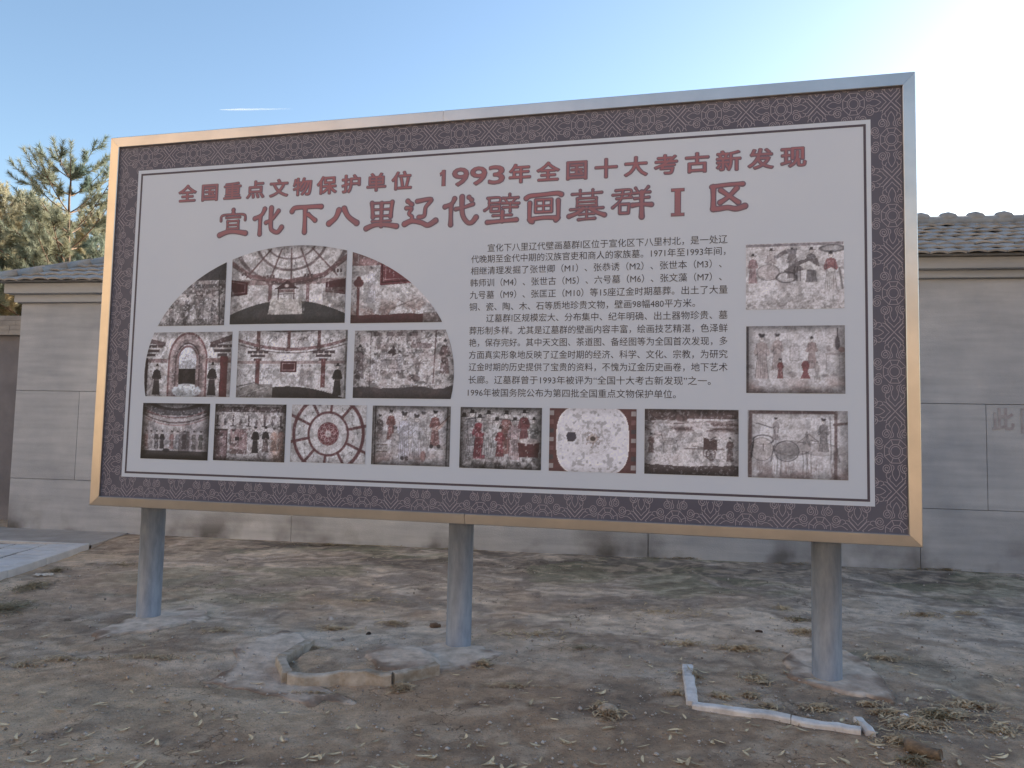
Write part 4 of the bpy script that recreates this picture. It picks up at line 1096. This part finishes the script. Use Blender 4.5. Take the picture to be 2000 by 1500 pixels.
def pad_part(outline, name, mt, top=.02, parent=None, seed=0, crisp=.004):
    """a poured slab with a ragged rim, following the ground"""
    cx = sum(p[0] for p in outline) / len(outline); cy = sum(p[1] for p in outline) / len(outline)
    rim = []
    n = len(outline); K = 9
    for i in range(n):
        a_, b_ = outline[i], outline[(i + 1) % n]
        for k in range(K):
            t = k / K; X = a_[0] + (b_[0] - a_[0]) * t; Y = a_[1] + (b_[1] - a_[1]) * t
            jr = 1 + (float(fbm(X * 9, Y * 9, seed + 5, 3)) - .5) * .35
            rim.append((cx + (X - cx) * jr, cy + (Y - cy) * jr))
    m = MB(); rings = [.0, .12, .24, .36, .48, .6, .7, .8, .88, .95, 1.0, 1.012]
    N_ = len(rim); vs = []
    for q, r_ in enumerate(rings):
        for (X, Y) in rim:
            xx, yy = cx + (X - cx) * r_, cy + (Y - cy) * r_
            h_ = top + (float(fbm(xx * 7, yy * 7, seed + 8, 3)) - .5) * .012
            if r_ > 1.0: h_ = -.05
            elif r_ == 1.0: h_ = .004
            vs.append((xx, yy, float(hgt(cx, cy)) * .0 + float(hgt(xx, yy)) + h_))
    fs = []
    for q in range(len(rings) - 1):
        for k in range(N_):
            k2 = (k + 1) % N_
            fs.append((q * N_ + k, q * N_ + k2, (q + 1) * N_ + k2, (q + 1) * N_ + k))
    m.add(vs, fs)
    o = m.build(name, mt, smooth=True)
    va = np.array(vs); rr_ = np.repeat(rings, N_)
    tt = rr_ + (fbm(va[:, 0] * 7, va[:, 1] * 7, seed + 31, 4) - .5) * .9
    cc = mixc(np.tile(np.array((1., 1., 1.)), (len(va), 1)), (.42, .36, .32), sstep(.84, 1.08, tt))
    cc = mixc(cc, (.62, .56, .54), .6 * sstep(.54, .66, fbm(va[:, 0] * 3.5 + 3, va[:, 1] * 6, seed + 41, 5)))
    ca = o.data.color_attributes.new('tint', 'FLOAT_COLOR', 'POINT')
    ca.data.foreach_set('color', np.concatenate([cc, np.ones((len(cc), 1))], 1).astype(np.float32).ravel())
    if parent: o.parent = parent; o.matrix_parent_inverse = (Matrix.Translation(parent.location) @ Matrix.Rotation(parent.rotation_euler.z, 4, 'Z')).inverted()
    return o
M_pad = mat('worn_concrete', R8(176, 157, 138), .9, c2=R8(230, 210, 190), scale=9, detail=10, mix=(.3, .65), bump=.8, bscale=22, objvar=.03, attr='tint', bdist=.02)
def Gp(px, py, zz=0):
    d = CR * (px - 1000) + CU * (750 - py) + CF * FPX; t = (zz - CAM.z) / d.z
    p = CAM + d * t; return (p.x, p.y)
pad_part([(-3.10, 5.50), (-3.05, 5.85), (-2.98, 6.15), (-2.80, 6.36), (-2.52, 6.32), (-2.42, 6.0), (-2.62, 5.70), (-2.83, 5.52), (-2.95, 5.38)], 'concrete_footing', M_pad, .018, sign, 1)
pad_part([(-.93, 5.04), (-.80, 5.32), (-.45, 5.52), (-.14, 5.46), (-.02, 5.25), (-.13, 5.02), (-.36, 4.90), (-.62, 4.73), (-.84, 4.78)], 'concrete_footing', M_pad, .014, sign, 4)
pad_part([Gp(1525, 1290), Gp(1560, 1270), Gp(1650, 1272), Gp(1700, 1300), Gp(1742, 1350), Gp(1745, 1375), Gp(1690, 1362), Gp(1610, 1345), Gp(1545, 1325)], 'concrete_footing', M_pad, .020, sign, 9)

cpp = pad_part([Gp(*p_) for p_ in [(520, 1242), (560, 1234), (612, 1252), (596, 1275), (528, 1303), (548, 1350), (640, 1362), (705, 1366), (600, 1374), (480, 1350), (395, 1338), (450, 1312), (462, 1270)]], 'concrete_patch', M_pad, .007, None, 14)
setp(cpp, kind='structure')

# ------------------------------------------------------------------ edging stones
M_edge = mat('edging_concrete', R8(190, 182, 176), .85, c2=R8(238, 232, 226), scale=9, detail=9, mix=(.3, .62), bump=.7, bscale=35, objvar=.04)
M_edge2 = mat('edging_ochre', R8(150, 134, 114), .9, c2=R8(214, 204, 190), scale=8, detail=9, mix=(.35, .7), bump=.7, bscale=30)
def edging(name, label, path, wd, ht, mt, group):
    cx, cy = path[0]
    root = empty(name, (cx, cy, 0)); setp(root, label, 'edging', group)
    for k, (p, q) in enumerate(zip(path[:-1], path[1:])):
        p = Vector((*p, 0)); q = Vector((*q, 0)); d = (q - p).normalized(); nrm = Vector((-d.y, d.x, 0))
        L_ = (q - p).length; ns = max(2, int(L_ / .05)); rows = []
        for i in range(ns + 1):
            t = .003 + (L_ - .006) * i / ns
            c_ = p + d * t + nrm * (float(fbm(t * 3 + k, k * 2.3, 17)) - .5) * (.024 if ht > .05 else .008); row = []
            for (o_, hz) in ((-wd / 2, -.08), (-wd / 2, ht - .008), (-wd / 2 + .008, ht), (wd / 2 - .008, ht), (wd / 2, ht - .008), (wd / 2, -.08)):
                j = (float(fbm(t * 16 + k * 7, o_ * 60, 5 + k, 3)) - .5) * (.020 if ht > .05 else .009)
                pp = c_ + nrm * (o_ + j); row.append((pp.x - cx, pp.y - cy, H(c_.x, c_.y) + hz + j * .8))
            rows.append(row)
        m = MB(); vs = [v for r_ in rows for v in r_]; fs = []
        for i in range(ns):
            for c2 in range(5):
                a_ = i * 6 + c2; fs.append((a_, a_ + 1, a_ + 7, a_ + 6))
        fs += [tuple(range(5, -1, -1)), tuple(ns * 6 + v for v in range(6))]
        m.add(vs, fs); m.build('edging_stone', mt, root)
    return root
edging('concrete_edging', 'raised broken concrete edging round the soil bed left of the middle post',
       [(-1.40, 5.30), (-1.47, 4.92), (-1.34, 4.62), (-.70, 4.64), (-.44, 4.82)], .065, .070, M_edge2, None)
edging('concrete_edging', 'white L-shaped concrete edging set in the soil in front of the right post',
       [Gp(1342, 1308), Gp(1352, 1383), Gp(1545, 1412), Gp(1683, 1436)], .07, .028, M_edge, None)
edging('edging_fragment', 'short white broken edging piece at the right end of the L-shaped edging',
       [Gp(1675, 1408), Gp(1702, 1442)], .05, .03, M_edge, None)

# ------------------------------------------------------------------ pine trees behind the wing
def leafmat(name, c1, c2, scale):
    m = mat(name, c1, .75, c2=c2, scale=scale, detail=4, mix=(.38, .62))
    nt = m.node_tree; N, L = nt.nodes, nt.links
    b = N['Principled BSDF']; tr = N.new('ShaderNodeBsdfTranslucent'); ms = N.new('ShaderNodeMixShader'); ms.inputs[0].default_value = .38
    src = b.inputs['Base Color'].links[0].from_socket
    L.new(src, tr.inputs[0]); L.new(b.outputs[0], ms.inputs[1]); L.new(tr.outputs[0], ms.inputs[2]); L.new(ms.outputs[0], N['Material Output'].inputs[0])
    return m
M_needle = leafmat('pine_needles', R8(158, 170, 156), R8(202, 186, 150), .8)
M_bark = mat('pine_bark', R8(84, 66, 52), .9, c2=R8(120, 96, 76), scale=8, bump=.5)
def pine(px, py, depth, label, seed, spread=1.0, dens=1.0, mt=None, opened=False):
    d = CR * (px - 1000) + CU * (750 - py) + CF * FPX; top = CAM + d * (depth / d.y)
    r = random.Random(seed); hgt_ = top.z
    root = empty('pine_tree', (top.x, top.y, 0)); setp(root, label, 'tree', 'pine trees behind the stone wing')
    tb = MB(); k = 10
    lean = [(math.sin(i * .9 + seed) * .05 * i / k, math.cos(i * .7 + seed) * .05 * i / k, hgt_ * i / k - .1) for i in range(k + 1)]
    tb.tube(lean, [(.085 if opened else .13) * (1 - i / (k + .6)) + .010 for i in range(k + 1)], 8)
    tb.build('trunk', M_bark, root, smooth=True)
    lb = MB(); shoots = []
    z = .9
    while z < hgt_ - .15:
        f_ = z / hgt_; n = r.randint(4, 6)
        R_ = spread * ((1.9 * (1 - f_) ** .55 + .30) if opened else (2.1 * (1 - f_) ** .75 + .22))
        base = Vector((math.sin(f_ * 9 + seed) * .05, 0, z))
        a0 = r.uniform(0, 6.28)
        for q in range(n):
            a = a0 + q * 6.283 / n + r.uniform(-.3, .3); L_ = R_ * r.uniform(.65, 1.15)
            up = .25 + .75 * f_ + r.uniform(-.1, .25)
            P = []
            for i in range(6):
                t = i / 5; P.append(base + Vector((math.cos(a) * L_ * t, math.sin(a) * L_ * t, L_ * (up * t * .45 + .45 * t * t * up))))
            lb.tube(P, [.024 * (1 - .8 * i / 5) * (1.3 - f_) + .005 for i in range(6)], 5)
            shoots.append((P[5], (P[5] - P[4]).normalized() + Vector((0, 0, .5)), r.uniform(.30, .46)))
            ns = max(3, int(L_ * (5.5 if opened else 9) * dens * (1.6 if f_ < .72 else 1.25)))
            for j in range(ns):
                t = r.uniform(.3, .98); i = min(4, int(t * 5)); p0 = P[i].lerp(P[i + 1], t * 5 - i)
                side = Vector((-math.sin(a), math.cos(a), 0)) * r.choice((-1, 1)); tw = (Vector((math.cos(a), math.sin(a), 0)) * .6 + side * r.uniform(.3, .9) + Vector((0, 0, r.uniform(.1, .8)))).normalized()
                tl = r.uniform(.12, .42) * (.5 + L_ * .35); p1 = p0 + tw * tl
                lb.tube([p0, p1], [.010, .005], 4, cap=False)
                shoots.append((p1, tw + Vector((0, 0, .6)), r.uniform(.22, .38)))
                if r.random() < .6: shoots.append((p0.lerp(p1, .5), tw + side * .6, r.uniform(.18, .3)))
        z += r.uniform(.30, .45) * (1.1 - .3 * f_) * (1.35 if opened else 1)
    for q in range(5): shoots.append((Vector((lean[-1][0], lean[-1][1], hgt_ - .35 + .06 * q)), Vector((r.uniform(-.5, .5), r.uniform(-.5, .5), 1)), .35))
    lb.build('limbs', M_bark, root, smooth=True)
    g = np.random.default_rng(seed); NS = 105; VV = []
    for p_, ax, ln in shoots:
        ax = np.array(ax.normalized()); t = g.random(NS) ** .8
        rad = g.normal(size=(NS, 3)); rad -= (rad @ ax)[:, None] * ax; rad /= np.linalg.norm(rad, axis=1)[:, None] + 1e-9
        b0 = np.array(p_) - ax * ln * .35 + ax * (ln * t)[:, None]
        dr = rad * .75 + ax * (.55 + .5 * t[:, None]); dr /= np.linalg.norm(dr, axis=1)[:, None]
        nl = g.uniform(.09, .155, NS)[:, None] * (1.15 if opened else 1); sd_ = np.cross(dr, g.normal(size=(NS, 3))); sd_ /= np.linalg.norm(sd_, axis=1)[:, None] + 1e-9
        tip = b0 + dr * nl - np.array([0, 0, .012])
        VV.append(np.stack([b0 - sd_ * .0055, b0 + sd_ * .0055, tip], 1))
    VV = np.concatenate(VV).reshape(-1, 3)
    o = fast_mesh('crown', VV, np.arange(len(VV)).reshape(-1, 3), mt or M_needle, root)
    return root
pine(146, 316, 16.5, 'tall open-topped pine rising above the others, directly above the wing roof corner', 3, 1.0, 1.0, leafmat('pine_needles_green', R8(112, 128, 116), R8(154, 152, 126), .9), True)
pine(14, 392, 17.5, 'shorter bushy pine at the left edge of the picture behind the yard wall', 8, 1.15, 1.3)
pine(205, 440, 19.0, 'low tan-green pine partly hidden behind the upper left frame of the billboard', 14, 1.3, 1.4)
pine(70, 425, 20.5, 'pine filling the gap between the tallest pine and the one at the left edge', 23, 1.35, 1.4)
pine(-75, 420, 17.0, 'pine cut by the left edge of the picture, its boughs low behind the yard wall', 31, 1.2, 1.2)

# ------------------------------------------------------------------ contrail
def far_pt(px, py, dist):
    d = (CR * (px - 1000) + CU * (750 - py) + CF * FPX).normalized(); return CAM + d * dist
Mc = bpy.data.materials.new('ice_cloud'); Mc.use_nodes = True
nt = Mc.node_tree; N = nt.nodes; L = nt.links
b = N['Principled BSDF']; b.inputs['Base Color'].default_value = (.95, .96, .98, 1); b.inputs['Roughness'].default_value = 1
tl_ = N.new('ShaderNodeBsdfTranslucent'); tl_.inputs[0].default_value = (.97, .97, .98, 1)
m1 = N.new('ShaderNodeMixShader'); m1.inputs[0].default_value = .6
tp = N.new('ShaderNodeBsdfTransparent'); m2 = N.new('ShaderNodeMixShader')
tc = N.new('ShaderNodeTexCoord'); sx = N.new('ShaderNodeSeparateXYZ'); L.new(tc.outputs['Generated'], sx.inputs[0])
mr = N.new('ShaderNodeMapRange'); mr.inputs[1].default_value = 0; mr.inputs[2].default_value = 1; mr.inputs[3].default_value = .24; mr.inputs[4].default_value = .03
L.new(sx.outputs[0], mr.inputs[0]); L.new(mr.outputs[0], m2.inputs[0])
L.new(b.outputs[0], m1.inputs[1]); L.new(tl_.outputs[0], m1.inputs[2]); L.new(tp.outputs[0], m2.inputs[1]); L.new(m1.outputs[0], m2.inputs[2]); L.new(m2.outputs[0], N['Material Output'].inputs[0])
m = MB(); cp_ = [far_pt(429 + 20 * k, 214.2 - .25 * k + (.3 if k % 2 else 0), 6000) for k in range(8)]
m.tube(cp_, [.5, 5.5, 8, 7.5, 7, 6, 4.5, 2.5], 10)
o = m.build('contrail', Mc, None, smooth=True); setp(o, 'short white contrail streak in the blue sky above the left half of the billboard', 'contrail')

# ------------------------------------------------------------------ ground litter
M_leaf = mat('dry_leaf', R8(222, 204, 168), .8, c2=R8(178, 154, 120), scale=30, detail=3, objvar=.28)
M_straw = mat('dry_straw', R8(214, 192, 156), .85, c2=R8(150, 126, 98), scale=14, detail=4, mix=(.35, .65))
M_strawg = mat('dry_weed', R8(168, 150, 116), .85, c2=R8(112, 100, 76), scale=14, detail=4, mix=(.35, .65))
M_grit = mat('pebble', R8(206, 198, 190), .9, c2=R8(130, 116, 104), scale=9, detail=2, mix=(.35, .65))
def leaf_mesh(seed):
    r = random.Random(seed); L_ = r.uniform(.055, .09); w_ = r.uniform(.006, .010); n = 7; bend = r.uniform(-.35, .35); curl = r.uniform(.04, .22); vs = []
    for i in range(n):
        t = i / (n - 1); ww = w_ * math.sin(math.pi * min(.97, max(.03, t))) ** .7; cx = L_ * (t - .5); cy = bend * L_ * (t - .5) ** 2 * 2; z0 = .004 + curl * L_ * (2 * t - 1) ** 2 * .5
        vs += [(cx, cy - ww, z0 + .002), (cx, cy, z0 - .0005), (cx, cy + ww, z0 + .002)]
    fs = []
    for i in range(n - 1):
        a = 3 * i; fs += [(a, a + 3, a + 4, a + 1), (a + 1, a + 4, a + 5, a + 2)]
    me = bpy.data.meshes.new('fallen_leaf'); me.from_pydata(vs, [], fs); me.materials.append(M_leaf); me.update(); return me
LM = [leaf_mesh(i) for i in range(9)]
r = random.Random(5); cnt = 0; tries = 0
spots = []
while cnt < 235 and tries < 20000:
    tries += 1
    px = r.uniform(5, 1995); py = 1500 - 310 * r.random() ** 1.5
    dens = .30 + .45 * (px > 1250) + .25 * (py > 1400) - .25 * (600 < px < 1100 and py < 1300)
    if r.random() > dens: continue
    X, Y = Gp(px, py)
    if Y < 3.1: continue
    o = bpy.data.objects.new('fallen_leaf', LM[r.randrange(9)]); COL.objects.link(o)
    lift = .006 if (px < 1250 or py > 1420) else .012
    o.location = (X, Y, H(X, Y) + lift); s_ = r.uniform(.7, 1.15); o.scale = (s_, s_, s_)
    o.rotation_euler = (r.uniform(-.25, .25), r.uniform(-.12, .12), r.uniform(0, 6.28))
    setp(o, 'small slender dry tan leaf lying on the bare ground below the billboard', 'leaf', 'dry leaves scattered over the bare ground'); cnt += 1

def straw_clump(cl, m_, name, label, seed):
    g = random.Random(seed); mb = MB()
    for (X, Y, rx, ry, n, hh) in cl:
        for q in range(n):
            a = g.uniform(0, 6.28); rr = abs(g.gauss(0, .55)); x0 = X + rx * rr * math.cos(a); y0 = Y + ry * rr * math.sin(a)
            L_ = g.uniform(.025, .10); th = g.uniform(0, 6.28); ww = g.choice((.0014, .0022, .0042, .0062)); z0 = H(x0, y0) + .004 + g.random() * hh * max(0, 1 - rr * .7)
            dz = g.uniform(-.3, .45) * L_ * .5; P = []
            bnd = g.uniform(-.5, .5)
            for t in (0, .5, 1):
                aa = th + bnd * (t - .5); P.append(((x0 + math.cos(aa) * L_ * (t - .5)), (y0 + math.sin(aa) * L_ * (t - .5)), z0 + dz * t + .006 * math.sin(t * 3.14)))
            nx_, ny_ = -math.sin(th) * ww, math.cos(th) * ww; tp_ = .25 if ww > .003 else .8
            vs = []
            for t, p in enumerate(P):
                k = 1 if t == 1 else tp_; vs += [(p[0] - nx_ * k, p[1] - ny_ * k, p[2]), (p[0] + nx_ * k, p[1] + ny_ * k, p[2] + ww * .3)]
            mb.add(vs, [(0, 2, 3, 1), (2, 4, 5, 3)])
    o = mb.build(name, m_); setp(o, label, 'dry litter', None, 'stuff'); return o
def C(px, py, rx, ry, n, hh=.02):
    X, Y = Gp(px, py); return (X, Y, rx, ry, n, hh)
straw_clump([C(1565, 1238, .16, .12, 220), C(1530, 1190, .14, .14, 90, .01), C(1445, 1272, .22, .07, 260, .03), C(1340, 1262, .25, .08, 130, .02), C(1725, 1290, .18, .08, 130, .015), C(1800, 1202, .22, .08, 150), C(1890, 1198, .18, .1, 120),
             C(1480, 1330, .12, .12, 200, .02), C(1470, 1362, .08, .05, 80), C(1410, 1365, .06, .04, 80), C(1600, 1385, .12, .06, 130, .02), C(1500, 1385, .08, .03, 50), C(1320, 1362, .07, .03, 50), C(1345, 1320, .07, .08, 80), C(1355, 1330, .05, .03, 50),
             C(1190, 1402, .08, .07, 150, .025), C(1170, 1385, .05, .03, 60, .02), C(945, 1302, .06, .07, 110, .03), C(780, 1345, .07, .06, 110, .03), C(605, 1270, .08, .04, 130, .025), C(650, 1225, .16, .08, 180, .012), C(770, 1215, .14, .08, 150, .012),
             C(1730, 1395, .10, .05, 130, .02), C(1790, 1420, .18, .10, 420, .03), C(1850, 1400, .22, .08, 330, .025), C(1760, 1455, .12, .09, 260, .03), C(1900, 1380, .3, .1, 260, .015), C(1960, 1430, .2, .12, 150, .015), C(1640, 1420, .25, .02, 90, .01), C(1000, 1345, .3, .05, 70, .006),
             C(300, 1290, .5, .06, 120, .008), C(120, 1290, .35, .05, 130, .01), C(40, 1300, .2, .06, 70, .01), C(430, 1235, .3, .12, 130, .008), C(620, 1350, .2, .02, 50, .01), C(1050, 1240, .6, .2, 170, .004), C(1300, 1200, .8, .3, 170, .004), C(700, 1170, 1.0, .3, 160, .004), C(1700, 1380, .12, .03, 80)],
            M_straw, 'dry_litter', 'tan drifts of dry straw, twigs and leaf scraps strewn over the bare soil', 2)
straw_clump([C(15, 1190, .25, .3, 600, .03), C(60, 1150, .15, .3, 420, .03), C(110, 1115, .1, .2, 160, .02), C(1155, 1087, .11, .06, 260, .05), C(900, 1078, .25, .04, 160, .02), C(640, 1070, .8, .04, 260, .015), C(1350, 1097, .7, .04, 240, .015), C(1600, 1108, .7, .04, 240, .02), C(1850, 1120, .6, .05, 220, .02), C(1830, 1405, .14, .06, 260, .03), C(1790, 1492, .1, .04, 160, .02), C(1560, 1215, .2, .1, 120, .01), C(240, 1105, .5, .3, 160, .006), C(1130, 1270, .3, .1, 60, .006)],
            M_strawg, 'dead_grass', 'dull green-brown dead grass along the kerb and at the foot of the wall', 6)
# grit
g = np.random.default_rng(9); VV, FF = [], []
ico = np.array([(0, 0, 1), (.9, 0, .3), (.28, .85, .3), (-.72, .53, .3), (-.72, -.53, .3), (.28, -.85, .3), (0, 0, -.5)])
icf = [(0, 1, 2), (0, 2, 3), (0, 3, 4), (0, 4, 5), (0, 5, 1), (6, 2, 1), (6, 3, 2), (6, 4, 3), (6, 5, 4), (6, 1, 5)]
for k in range(5200):
    px = g.uniform(-20, 2020); py = 1090 + 420 * g.random() ** 1.0
    X, Y = Gp(px, py)
    if X < -4.8 + .1 * (7 - Y) or Y < 3 or Y > 9.8: continue
    s_ = g.choice([.003, .004, .006, .010, .016], p=[.35, .3, .22, .11, .02])
    q = ico * s_ * g.uniform(.7, 1.3, 3); a = g.uniform(0, 6.28); q = q @ np.array([[math.cos(a), -math.sin(a), 0], [math.sin(a), math.cos(a), 0], [0, 0, 1]])
    n = len(VV) * 7; VV.append(q + np.array([X, Y, H(X, Y) + s_ * .25 + .002])); FF += [tuple(i + n for i in f) for f in icf]
o = fast_mesh('gravel', np.concatenate(VV), np.array(FF), M_grit); setp(o, 'small grit and pebbles scattered over the soil in front of the wall', 'gravel', None, 'stuff')

def lump(name, label, cat, px, py, sx, sy, sz, mt, seed, parent=None):
    X, Y = Gp(px, py); import bmesh
    bm = bmesh.new(); bmesh.ops.create_icosphere(bm, subdivisions=3, radius=1)
    for v in bm.verts:
        k = 1 + (float(fbm(v.co.x * 1.7 + 5 + seed, v.co.y * 1.7 + v.co.z * 2.1, seed, 4)) - .5) * .9
        v.co = Vector((v.co.x * sx * k, v.co.y * sy * k, max(v.co.z, -.4) * sz * k))
    me = bpy.data.meshes.new(name); bm.to_mesh(me); bm.free(); me.materials.append(mt)
    o = bpy.data.objects.new(name, me); COL.objects.link(o); o.location = (X, Y, H(X, Y) + sz * .25); o.rotation_euler = (0, 0, seed)
    setp(o, label, cat); return o
lump('broken_concrete', 'lump of broken pale concrete lying in dry leaves in the middle foreground', 'rubble', 1188, 1393, .055, .04, .034, M_edge2, 3)
lump('stone', 'pale round stone beside dry litter left of the middle post', 'stone', 645, 1207, .03, .025, .02, M_grit, 5)
lump('stone', 'brown stone against the left side of the middle post footing', 'stone', 850, 1222, .045, .035, .03, mat('brown_stone', R8(120, 100, 84), .9, c2=R8(92, 76, 64), scale=12), 6)
lump('clod', 'small dark clod of earth on the soil left of the middle post', 'clod', 720, 1237, .022, .018, .014, mat('dark_clod', R8(74, 60, 50), .95, c2=R8(54, 44, 38), scale=12), 7)
lump('clod', 'dark clod beside dry straw to the left of the right post', 'clod', 1482, 1238, .026, .018, .014, bpy.data.materials['dark_clod'], 9)
lump('concrete_chunk', 'white crumb of concrete among the drifts of leaves right of the edging', 'rubble', 1768, 1402, .026, .02, .018, M_edge, 12)
# short weathered log
A_ = Vector((*Gp(1768, 1470), 0)); B_ = Vector((*Gp(1838, 1490), 0)); zc = H(A_.x, A_.y) + .03
m = MB(); n = 9; P = []; Rr = []
for i in range(n):
    t = i / (n - 1); p = A_.lerp(B_, t); P.append((p.x, p.y + .006 * math.sin(t * 5), zc + .004 * math.sin(t * 7))); Rr.append(.030 + .005 * math.sin(t * 4 + 1))
m.tube(P, Rr, 16)
o = m.build('wood_log', mat('old_wood', R8(142, 122, 100), .85, c2=R8(92, 80, 68), scale=6, detail=8, stretch=(1, 6, 6), mix=(.35, .65), bump=.6, bscale=20), smooth=True)
setp(o, 'short thick piece of brown wood half buried in leaves at the lower right corner', 'wood')
# crumpled paper by the kerb
X, Y = Gp(85, 1126); m = MB(); k = 7; g2 = random.Random(3)
vs = [(X - .09 + .18 * i / (k - 1), Y - .035 + .07 * j / 3 + g2.uniform(-.008, .008), H(X, Y) + .015 + g2.uniform(0, .022)) for j in range(4) for i in range(k)]
m.add(vs, [(j * k + i, j * k + i + 1, (j + 1) * k + i + 1, (j + 1) * k + i) for j in range(3) for i in range(k - 1)])
o = m.build('paper_scrap', mat('dirty_paper', R8(200, 194, 184), .8, c2=R8(170, 160, 148), scale=20)); sd_ = o.modifiers.new('thickness', 'SOLIDIFY'); sd_.thickness = .0015
setp(o, 'crumpled pale paper scrap on the ground beside the kerb', 'litter')
